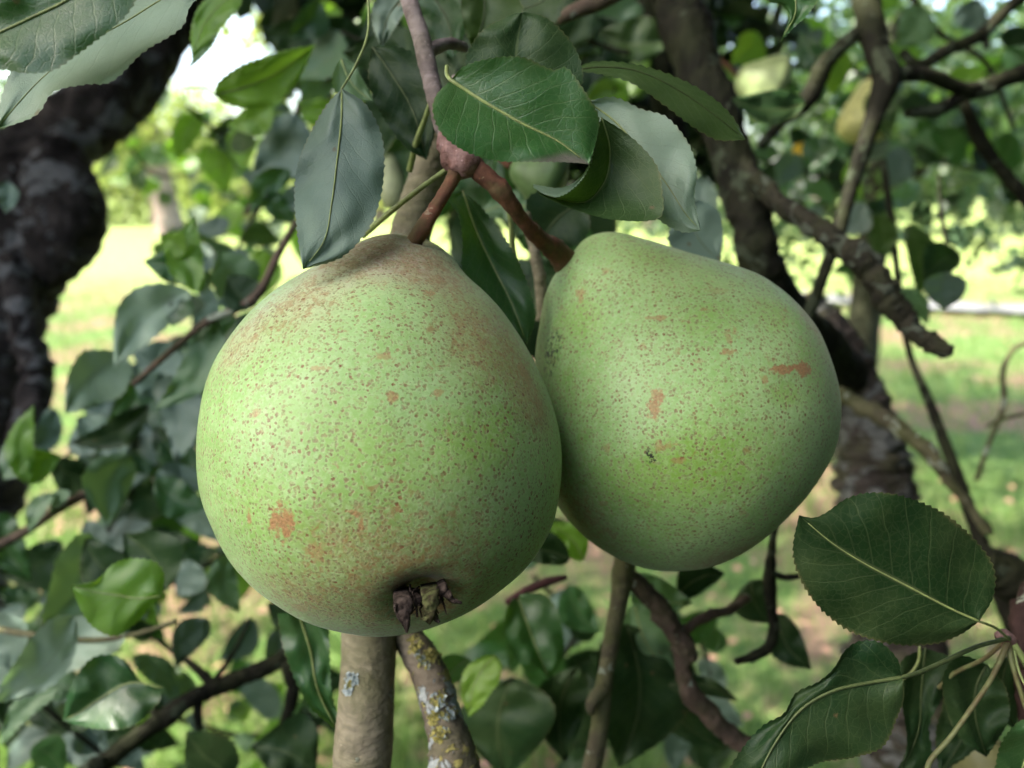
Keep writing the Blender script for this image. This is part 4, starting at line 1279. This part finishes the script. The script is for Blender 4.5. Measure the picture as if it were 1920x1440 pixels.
hero('large pale grey green leaf behind the dark one in the top left corner',
     [(400, -60, 26), (300, -60, 30), (150, -40, 30), (60, 60, 16), (10, 160, 6), (-8, 242)], [(400, -50, 22), (310, -5, 14), (240, 38, 12), (150, 90, 8), (70, 155, 4), (-8, 242)],
     [(400, -30, 16), (358, 10, 4), (345, 45, 0), (318, 68, -2), (268, 98, -4), (210, 152, -8), (160, 158, -7), (100, 172, -6), (72, 212, -3), (30, 232, -1), (-8, 242)],
     .172, 'w', n=100, m=9, fold=.4, wave=.8, rib=(4, 1.4))
hero('big round dark leaf on the right with serrated edge and point to the left',
     [(1836, 1165), (1862, 1118, 2), (1862, 1062, 2), (1825, 1010, 1), (1765, 960, 0), (1695, 932, 0), (1640, 924, 0), (1590, 934, 0), (1548, 962), (1524, 971), (1498, 966)],
     [(1836, 1165), (1780, 1140), (1700, 1098), (1620, 1056), (1560, 1018), (1498, 966)],
     [(1836, 1165), (1800, 1190, 0), (1750, 1207, 0), (1680, 1208), (1600, 1186), (1540, 1142), (1500, 1084), (1487, 1030), (1498, 966)],
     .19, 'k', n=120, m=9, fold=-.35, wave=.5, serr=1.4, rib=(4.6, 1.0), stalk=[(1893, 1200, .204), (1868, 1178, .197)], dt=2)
hero('wavy dark green leaf at the bottom right with bright curved midrib',
     [(1692, 1270), (1682, 1235, 0), (1650, 1205, 2), (1610, 1203, 4), (1583, 1222, 2), (1562, 1255, 0), (1532, 1280, 2), (1492, 1300, 4), (1470, 1338, 1), (1432, 1360, 2), (1395, 1400, 3), (1360, 1460), (1350, 1540)],
     [(1692, 1270), (1620, 1282), (1560, 1296), (1505, 1328), (1462, 1380), (1425, 1450), (1400, 1540)],
     [(1692, 1270), (1694, 1310, 0), (1680, 1350, 0), (1655, 1400, 0), (1600, 1420), (1530, 1432), (1480, 1470), (1440, 1540), (1410, 1545)],
     .185, 'd', n=120, m=9, fold=.5, wave=.8, rib=(7.5, 2.2), stalk=[(1893, 1196, .205), (1830, 1213, .200), (1760, 1245, .193), (1720, 1262, .188)], dt=-3)
hero('dark leaf hanging between the wavy leaf and the stalk cluster',
     [(1850, 1245), (1800, 1230), (1768, 1270), (1775, 1330), (1800, 1385), (1850, 1420)], [(1850, 1245), (1830, 1290), (1830, 1350), (1850, 1420)], [(1850, 1245), (1885, 1290), (1890, 1350), (1850, 1420)],
     .235, 'd', n=60, rib=(4, 1.2))
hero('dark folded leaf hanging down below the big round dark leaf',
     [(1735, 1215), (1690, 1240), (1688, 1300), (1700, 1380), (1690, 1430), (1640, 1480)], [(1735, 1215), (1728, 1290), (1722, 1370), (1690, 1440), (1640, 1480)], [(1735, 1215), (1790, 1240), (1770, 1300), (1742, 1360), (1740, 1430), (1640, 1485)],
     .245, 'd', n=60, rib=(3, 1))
hero('green leaf cut by the bottom right corner of the picture',
     [(1950, 1335), (1905, 1358), (1875, 1400), (1865, 1460), (1870, 1520)], [(1960, 1340), (1930, 1400), (1910, 1460), (1880, 1520)], [(1980, 1350), (1990, 1400), (1970, 1480), (1890, 1525)],
     .2, 'g', n=60, rib=(4, 1.5), stalk=[(1897, 1195, .21), (1915, 1270, .205)])
hero('drooping dark leaf with curled tip at the top edge right of center',
     [(1420, -50), (1440, 0), (1462, 8), (1480, 28), (1474, 50), (1463, 78)], [(1480, -50), (1492, 0), (1490, 30), (1478, 52), (1463, 78)], [(1560, -50), (1530, 5), (1510, 32), (1484, 55), (1463, 80)],
     .21, 'g', n=60, rib=(3, 1.2))
hero('bright yellow green leaf lit from above at the lower left',
     [(303, 1118), (308, 1080), (290, 1054), (245, 1047), (212, 1058), (195, 1075), (175, 1090), (133, 1098)],
     [(303, 1118), (260, 1122), (220, 1116), (180, 1110), (133, 1098)],
     [(303, 1118), (280, 1142), (250, 1172), (215, 1192), (178, 1178), (155, 1150), (133, 1098)],
     .29, 'y', n=60, fold=-.4, rib=(3, 1))
hero('dark green leaf with bluish sheen under the bright leaf, lower left',
     [(305, 1290), (268, 1282, 2), (235, 1240, 3), (200, 1228, 3), (165, 1240, 2), (132, 1290), (117, 1352)],
     [(305, 1290), (245, 1280), (190, 1308), (150, 1335), (117, 1352)],
     [(305, 1290), (295, 1320, -4), (245, 1362, -5), (180, 1366, -3), (117, 1352)],
     .30, 'g', n=60, m=7, fold=1.1, rib=(3.5, 1.2))
hero('long green leaf with pale midrib hanging below the left pear',
     [(520, 1150), (530, 1210), (560, 1290), (585, 1330), (625, 1365), (650, 1400)], [(560, 1150), (582, 1220), (598, 1300), (650, 1400)], [(615, 1150), (618, 1230), (622, 1300), (636, 1350), (650, 1400)],
     .262, 'g', n=60, rib=(5, 1.5), fold=.5)
hero('glossy dark leaf with bright highlight, bottom center left of the slender shoot',
     [(968, 1112), (948, 1150), (952, 1205), (985, 1255), (1030, 1275)], [(968, 1112), (985, 1160), (1008, 1220), (1030, 1275)], [(968, 1112), (1025, 1118), (1052, 1170), (1055, 1230), (1030, 1275)],
     .33, 'g', n=60, fold=1.4, under=False, rib=(3, 1), dt=-14)
qhero('small bright green leaf in the notch under the two pears', (1095, 1050), (1022, 980), 52, .33, 'y', rib=(3, 1))
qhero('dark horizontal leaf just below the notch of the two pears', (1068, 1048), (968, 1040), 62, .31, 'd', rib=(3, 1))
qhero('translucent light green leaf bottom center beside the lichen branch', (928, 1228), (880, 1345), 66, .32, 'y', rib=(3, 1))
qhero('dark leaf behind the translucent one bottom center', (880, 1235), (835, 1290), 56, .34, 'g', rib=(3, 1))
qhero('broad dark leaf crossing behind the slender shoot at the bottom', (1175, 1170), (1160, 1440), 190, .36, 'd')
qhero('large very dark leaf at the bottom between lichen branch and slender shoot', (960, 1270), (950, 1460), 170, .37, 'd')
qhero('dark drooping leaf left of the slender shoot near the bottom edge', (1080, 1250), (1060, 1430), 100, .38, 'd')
qhero('pale green leaf directly under the right pear', (1175, 1090), (1300, 1130), 70, .34, 'p')
qhero('light leaf behind the fork of the spur branch', (1190, 1130), (1275, 1275), 90, .36, 'p')
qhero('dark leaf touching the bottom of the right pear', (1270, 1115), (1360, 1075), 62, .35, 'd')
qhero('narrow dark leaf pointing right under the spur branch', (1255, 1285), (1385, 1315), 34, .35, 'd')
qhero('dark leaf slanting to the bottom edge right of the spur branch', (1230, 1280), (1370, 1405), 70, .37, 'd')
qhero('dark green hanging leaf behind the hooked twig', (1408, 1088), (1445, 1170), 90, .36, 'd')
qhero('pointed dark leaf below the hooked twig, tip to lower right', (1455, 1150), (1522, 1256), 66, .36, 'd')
qhero('olive leaf lit from behind left of the bluish grey leaf', (402, 178), (590, 84), 92, .34, 'y', bend=-.08, stalk=[(345, 165, .36), (385, 165, .345)], asym=.1)
qhero('narrow green leaf against the bright sky at the top left', (452, -20), (360, 112), 60, .32, 'y', rib=(3, 1))
qhero('pale folded leaf edge against the sky right of the top left corner', (400, -10), (352, 130), 30, .325, 'p', rib=None)
qhero('deep green leaf behind the spur and right pear stem', (1090, 380), (1010, 470), 130, .28, 'd')
qhero('grey green leaf end peeking above the right pear beside the mossy limb', (1290, 380), (1350, 490), 110, .30, 'b', rib=(3, 1))
qhero('dark small leaf edge behind the neck of the left pear', (700, 500), (612, 478), 46, .25, 'g', rib=None)
qhero('green leaf at the top edge left of the upright dark leaf', (790, -30), (850, 110), 100, .27, 'g')
qhero('shaded olive leaf at the top edge above the upright dark leaf', (900, -40), (885, 90), 120, .25, 'o')
qhero('dark leaf across the top edge above the pears', (1060, -30), (930, 20), 80, .27, 'd')
qhero('silvery grey leaf at the top left of the lilac branch', (770, -20), (715, 90), 60, .26, 'b')
qhero('small pale leaf with sheen on the stalk of the grey leaf', (640, 110), (700, 190), 56, .25, 'p')
qhero('dark olive leaf in front of the thick mossy limb, level', (1510, 195), (1370, 185), 62, .42, 'd')
qhero('light green leaf behind the gap between stem and right pear', (1010, 395), (900, 400), 60, .32, 'p')

# loose leaf stalks
def stalk(label, pts, mat=M_PET, **kw):
    o = tube('leaf_stalk', pts, mat, seg=10, rough=.05, **kw)
    tag(o, label, 'leaf stalk')


stalk('yellow green stalk running from the spur down behind the left pear', [(845, 312, .208, 9), (790, 352, .213, 10), (735, 395, .219, 11), (680, 442, .226, 12)])
stalk('straight green stalk beside the lilac branch', [(812, 180, .222, 10), (796, 225, .228, 10), (780, 270, .234, 12), (768, 320, .242, 12)])
stalk('thin green stalk hanging behind the right pear stem', [(930, 330, .235, 10), (955, 400, .24, 10), (962, 470, .243, 11), (978, 530, .247, 9), (990, 580, .25, 8)])
stalk('long stalk curving down left from the right edge cluster', [(1890, 1205, .208, 12), (1860, 1270, .205, 9), (1820, 1330, .203, 9), (1780, 1385, .202, 9), (1745, 1425, .202, 10), (1735, 1460, .202, 10)], M_PETR)
stalk('stalk falling straight from the right edge cluster', [(1888, 1200, .209, 12), (1902, 1260, .207, 9), (1925, 1330, .206, 9)], M_PETR)
stalk('short stalk leaving the right edge cluster sideways', [(1892, 1195, .209, 12), (1912, 1225, .208, 12), (1935, 1265, .208, 12)])
stalk('thin stalk below the long curving one at right', [(1885, 1200, .22, 8), (1845, 1235, .225, 8), (1790, 1262, .232, 8), (1760, 1290, .236, 8)], M_PETR)
stalk('looping thin stalk beneath the big round dark leaf', [(1725, 1212, .23, 6), (1722, 1240, .23, 6), (1708, 1262, .23, 6), (1690, 1275, .23, 5)])
nodeb = tube('fruiting_spur', [(1868, 1194, .208, 14), (1882, 1190, .208, 22), (1892, 1202, .21, 27), (1900, 1222, .214, 26), (1915, 1240, .22, 30)], M_SPUR, seg=14, rough=.25, seed=41)
tag(nodeb, 'small reddish spur at the right edge holding a fan of stalks', 'spur')

# ------------------------------------------------------------------ leafy twigs, out of focus
K = dict
twig('brown twig rising from left toward the grey leaf, pale leaves',
     [(556, 415, .40, 12), (520, 480, .40, 14), (485, 550, .40, 18), (440, 580, .40, 16), (385, 605, .40, 15), (330, 650, .41, 12), (250, 720, .42, 10)], B_BROWN,
     [((355, 545), (215, 690), 96, .40, 'w'), ((372, 548), (366, 405), 70, .39, 'y'), ((345, 478), (300, 440), 48, .39, 'y'), ((355, 560), (322, 612), 56, .40, 'g'), ((440, 560), (410, 470), 92, .42, 'p'),
      ((478, 575), (428, 515), 74, .40, 'd'), ((410, 600), (290, 770), 70, .41, 'p'), ((348, 525), (270, 490), 62, .42, 'g'), ((240, 670), (122, 775), 104, .42, 'w'), ((300, 700), (330, 870), 86, .44, 'b'),
      ((440, 590), (350, 690), 60, .43, 'g'), ((280, 760), (130, 830), 56, .45, 'd'), ((360, 720), (390, 850), 70, .47, 'g'), ((250, 720), (180, 850), 50, .46, 'g')],
     rough=.1, knob=.1)
twig('twig with yellow green young leaves at the left edge below the trunk',
     [(215, 880, .46, 20), (160, 925, .46, 18), (100, 960, .46, 18), (40, 1000, .46, 18), (-40, 1040, .46, 20)], B_BROWN,
     [((48, 905), (64, 760), 54, .44, 'y'), ((35, 895), (115, 855), 60, .44, 'y'), ((238, 850), (205, 985), 96, .44, 'p'), ((290, 900), (390, 950), 70, .46, 'g'), ((100, 925), (55, 1000), 34, .45, 'p'), ((130, 920), (95, 965), 26, .45, 'p'),
      ((170, 1000), (75, 1190), 130, .42, 'p'), ((315, 1105), (230, 1000), 110, .36, 'd'), ((230, 1090), (160, 1010), 90, .37, 'd'), ((60, 830), (5, 900), 70, .47, 'p'), ((0, 960), (60, 1090), 70, .48, 'g'), ((10, 340), (10, 400), 40, .47, 'b'),
      ((320, 950), (420, 1020), 60, .5, 'b'), ((300, 830), (370, 930), 70, .52, 'g')],
     rough=.1)
twig('twig with long pale leaves at the lower left edge',
     [(330, 1165, .36, 10), (250, 1190, .36, 9), (170, 1200, .36, 10), (60, 1190, .37, 12), (-60, 1170, .38, 14)], B_OLIVE,
     [((140, 1155), (-20, 1320), 92, .33, 'w'), ((235, 1185), (40, 1290), 96, .36, 'w'), ((110, 1290), (0, 1400), 44, .36, 'p'), ((-20, 1150), (20, 1260), 90, .40, 'b'), ((390, 1160), (330, 1250), 60, .42, 'b'), ((420, 1040), (450, 1150), 60, .44, 'p'), ((360, 1050), (330, 1120), 60, .44, 'b'),
      ((250, 1230), (340, 1330), 50, .4, 'p')])
twig('dark bare branch with thin shoots crossing the bottom left',
     [(580, 1190, .44, 30), (520, 1240, .43, 28), (440, 1275, .42, 30), (360, 1310, .41, 32), (280, 1365, .40, 32), (190, 1435, .39, 34), (130, 1480, .38, 36), (-300, 1900, .4, 60)], B_DARK,
     [((345, 1260), (335, 1345), 46, .42, 'p'), ((440, 1450), (350, 1370), 100, .38, 'd'), ((590, 1450), (470, 1400), 130, .37, 'd'), ((520, 1180), (500, 1260), 60, .5, 'b'), ((560, 1190), (500, 1130), 60, .5, 'd'), ((60, 1400), (120, 1450), 70, .4, 'g'), ((250, 1350), (180, 1290), 40, .45, 'p')],
     shoots=([(405, 1290, .415, 22), (365, 1250, .42, 14), (330, 1225, .43, 9), (295, 1200, .43, 7)], [(370, 1310, .41, 18), (372, 1360, .41, 14), (378, 1410, .41, 12)], [(400, 1280, .415, 12), (440, 1220, .43, 8), (470, 1160, .44, 6)],
             [(540, 1240, .43, 30), (550, 1290, .43, 26), (535, 1350, .43, 18), (490, 1420, .43, 16)], [(300, 1350, .4, 16), (260, 1300, .41, 10), (230, 1280, .42, 8)]), rough=.15, knob=.2)
twig('dim twig with dull blue green leaves left of the hanging grey leaf',
     [(560, 200, .55, 10), (540, 270, .55, 10), (500, 340, .55, 10), (460, 400, .55, 9)], B_BROWN,
     [((560, 215), (470, 330), 110, .52, 'b'), ((510, 190), (425, 235), 60, .5, 'y'), ((545, 320), (470, 400), 50, .5, 'g'), ((500, 350), (560, 420), 40, .5, 'g'), ((640, 60), (560, 150), 80, .56, 'p'), ((700, 40), (640, 120), 60, .6, 'y'), ((600, 0), (540, 70), 60, .55, 'g'),
      ((690, 200), (740, 300), 80, .5, 'd'), ((530, 160), (480, 200), 40, .55, 'y')])
twig('sunlit light green leaves on a thin twig at the top, left of the lilac branch',
     [(720, -40, .6, 12), (680, 40, .6, 10), (640, 110, .6, 10), (600, 170, .6, 9)], B_OLIVE,
     [((720, 0), (660, 80), 60, .58, 'y'), ((640, 20), (560, 60), 56, .62, 'y'), ((620, 110), (560, 200), 60, .6, 'p'), ((740, 60), (800, 150), 80, .6, 'd'), ((760, -10), (860, 60), 80, .5, 'y')])
twig('sunlit light twig and leaves above the arched olive leaf at the top',
     [(1240, -30, .6, 12), (1200, 60, .6, 10), (1160, 130, .6, 9)], B_OLIVE,
     [((1200, 0), (1120, 110), 90, .55, 'p'), ((1180, 180), (1215, 60), 80, .55, 'y'), ((1100, 20), (1050, 110), 80, .5, 'b'), ((1180, 170), (1090, 200), 60, .5, 'y'), ((1250, 120), (1190, 190), 70, .6, 'g'), ((1320, 330), (1290, 430), 60, .5, 'b')])
twig('twig of small round dark leaves hanging over the sunny lawn on the right',
     [(1760, 330, .55, 7), (1765, 400, .55, 8), (1775, 460, .55, 8), (1770, 520, .55, 7)], B_DARK,
     [((1800, 475), (1732, 525), 66, .5, 'd'), ((1775, 510), (1770, 580), 82, .5, 'b'), ((1722, 380), (1742, 425), 40, .55, 'd'), ((1770, 430), (1805, 470), 40, .56, 'p'), ((1650, 400), (1640, 490), 60, .6, 'o'), ((1700, 420), (1720, 560), 60, .62, 'o'), ((1620, 380), (1580, 440), 50, .6, 'b'), ((1690, 540), (1740, 610), 40, .6, 'p')])
twig('leafy twig with glinting leaves among the branches at the upper right',
     [(1700, -20, .8, 12), (1760, 60, .8, 10), (1850, 120, .8, 9), (1900, 240, .8, 8)], B_DARK,
     [((1730, 10), (1680, 90), 70, .7, 'p'), ((1790, 20), (1850, 60), 60, .8, 'b'), ((1890, 90), (1930, 160), 70, .75, 'g'), ((1840, 130), (1780, 200), 60, .8, 'y'), ((1900, 250), (1850, 330), 60, .8, 'g'), ((1700, 280), (1660, 350), 60, .8, 'b'), ((1560, 130), (1500, 60), 60, .8, 'g'), ((1560, 260), (1520, 330), 60, .8, 'g'),
      ((1500, 290), (1460, 350), 50, .8, 'b'), ((1590, 100), (1560, 180), 50, .8, 'y'), ((1420, 60), (1370, 120), 60, .8, 'y'), ((1440, 120), (1500, 170), 50, .85, 'g'), ((1750, 240), (1800, 320), 60, .9, 'g')])
o = quick('leaf', (1520, 270), (1490, 310), 34, .9, 'y')[0]
o.data.materials[0] = simple_leafy('autumn leaf', (0.65, 0.42, 0.03), (0.6, 0.4, 0.03), (0.7, 0.45, 0.03))
tag(o, 'small yellow autumn leaf right of the thick mossy limb', 'leaf')


def rtwig(label, pts, n, spread, dr, kinds, seed, ln=(90, 150)):
    """Thin out-of-focus twig carrying n leaves spread about it."""
    rg = random.Random(seed)
    L = []
    for _ in range(n):
        i = rg.randrange(len(pts) - 1); t = rg.random()
        x = pts[i][0] * (1 - t) + pts[i + 1][0] * t + rg.gauss(0, spread * .25)
        y = pts[i][1] * (1 - t) + pts[i + 1][1] * t + rg.gauss(0, spread * .25)
        a = rg.uniform(0, 6.28); l = rg.uniform(*ln)
        d = rg.uniform(*dr)
        L.append(((x, y), (x + l * math.cos(a), y + l * math.sin(a) * .8 + l * .25), l * rg.uniform(.45, .65), d, rg.choice(kinds)))
    return twig(label, pts, B_DARK, L)


rtwig('dull grey green leaves crowding behind the bright leaf at the lower left', [(480, 1000, .7, 10), (350, 1080, .7, 10), (200, 1130, .72, 10), (40, 1120, .74, 12)], 46, 200, (.55, .8), 'bbgdpyg', 101, (50, 135))
rtwig('leafy twig far behind the bare branch at the bottom left', [(600, 1330, .8, 10), (460, 1380, .8, 10), (250, 1330, .8, 10), (60, 1380, .8, 10)], 44, 180, (.65, .9), 'bdgbpdy', 102, (50, 120))
rtwig('soft bluish leaves hanging between trunk and left pear', [(400, 640, .6, 8), (330, 800, .62, 9), (260, 900, .64, 9), (200, 1000, .66, 10)], 40, 190, (.48, .75), 'bbdpbdg', 103, (55, 150))
rtwig('cluster of shaded leaves in the dark middle under the right pear', [(1000, 1080, .6, 8), (1080, 1180, .6, 9), (1010, 1320, .62, 9), (1180, 1400, .62, 9)], 30, 200, (.48, .7), 'dgbdd', 104, (90, 140))
rtwig('deep shaded leaves behind the stems at the top center', [(640, 60, .5, 8), (800, 120, .5, 9), (1000, 60, .5, 9), (1180, 100, .5, 9)], 34, 180, (.42, .6), 'dddod', 105, (110, 170))
rtwig('shaded leaves behind the upright grey branch and pear necks', [(760, 120, .5, 8), (900, 300, .5, 9), (1010, 450, .5, 9), (960, 600, .5, 9)], 30, 120, (.36, .55), 'ddgdd', 106, (120, 180))
rtwig('far glinting leaves filling the gap above the yellow pear', [(1400, 40, 1.2, 8), (1560, 100, 1.2, 8), (1720, 200, 1.2, 8), (1880, 120, 1.2, 8)], 34, 300, (1.0, 1.5), 'gbdpy', 107, (50, 90))
rtwig('leaves on a far twig between the mossy limb and the right edge', [(1420, 300, 1.3, 7), (1560, 330, 1.3, 7), (1720, 300, 1.3, 7), (1900, 330, 1.3, 7)], 34, 220, (1.1, 1.6), 'gbdpd', 108, (45, 80))
rtwig('twig of mixed light and dark leaves at the upper left behind the sky gap', [(350, 200, 1.0, 8), (430, 250, 1.0, 8), (520, 180, 1.0, 8), (620, 90, 1.0, 8)], 22, 110, (.8, 1.2), 'ybgoy', 109, (60, 100))
rtwig('low leafy shoots in front of the lawn at the far lower left corner', [(20, 1250, .5, 9), (90, 1330, .5, 9), (200, 1420, .52, 9)], 18, 160, (.42, .6), 'bbdp', 110, (90, 140))
rtwig('pale leaves crossing the lawn between trunk and left pear', [(460, 560, .7, 8), (380, 640, .7, 8), (270, 760, .7, 8), (120, 860, .7, 8)], 26, 170, (.5, .8), 'bbdbp', 111, (60, 140))
rtwig('leafy twig against the lawn left of the hanging grey leaf', [(560, 300, .9, 8), (480, 400, .9, 8), (420, 520, .9, 8)], 18, 150, (.7, 1.0), 'byogb', 112, (60, 100))
rtwig('shaded leaves to the right of the spur branch near the bottom', [(1250, 1120, .6, 8), (1330, 1250, .6, 8), (1290, 1400, .6, 8)], 12, 150, (.5, .7), 'dgbd', 113, (80, 130))
qhero('dark leaf half covering the yellow pear from the right', (1672, 150), (1668, 262), 62, .90, 'o', rib=None)
qhero('dark leaf low between the stalk fan and the bottom edge', (1815, 1290), (1760, 1450), 90, .26, 'd', rib=(4, 1.3))
qhero('shadowy leaf behind the round dark leaf stalk', (1890, 1230), (1905, 1370), 70, .25, 'd', rib=(4, 1.3))
rtwig('small yellowish leaves on a distant twig right of the old trunk', [(230, 260, 2.0, 6), (300, 330, 2.0, 6), (420, 300, 2.0, 6), (520, 250, 2.0, 6)], 46, 240, (1.6, 2.6), 'yyopg', 114, (28, 60))
rtwig('small mixed leaves on a distant twig crossing the bright left lawn', [(300, 480, 2.0, 6), (420, 440, 2.0, 6), (560, 400, 2.0, 6)], 30, 170, (1.4, 2.4), 'yobgp', 115, (30, 65))
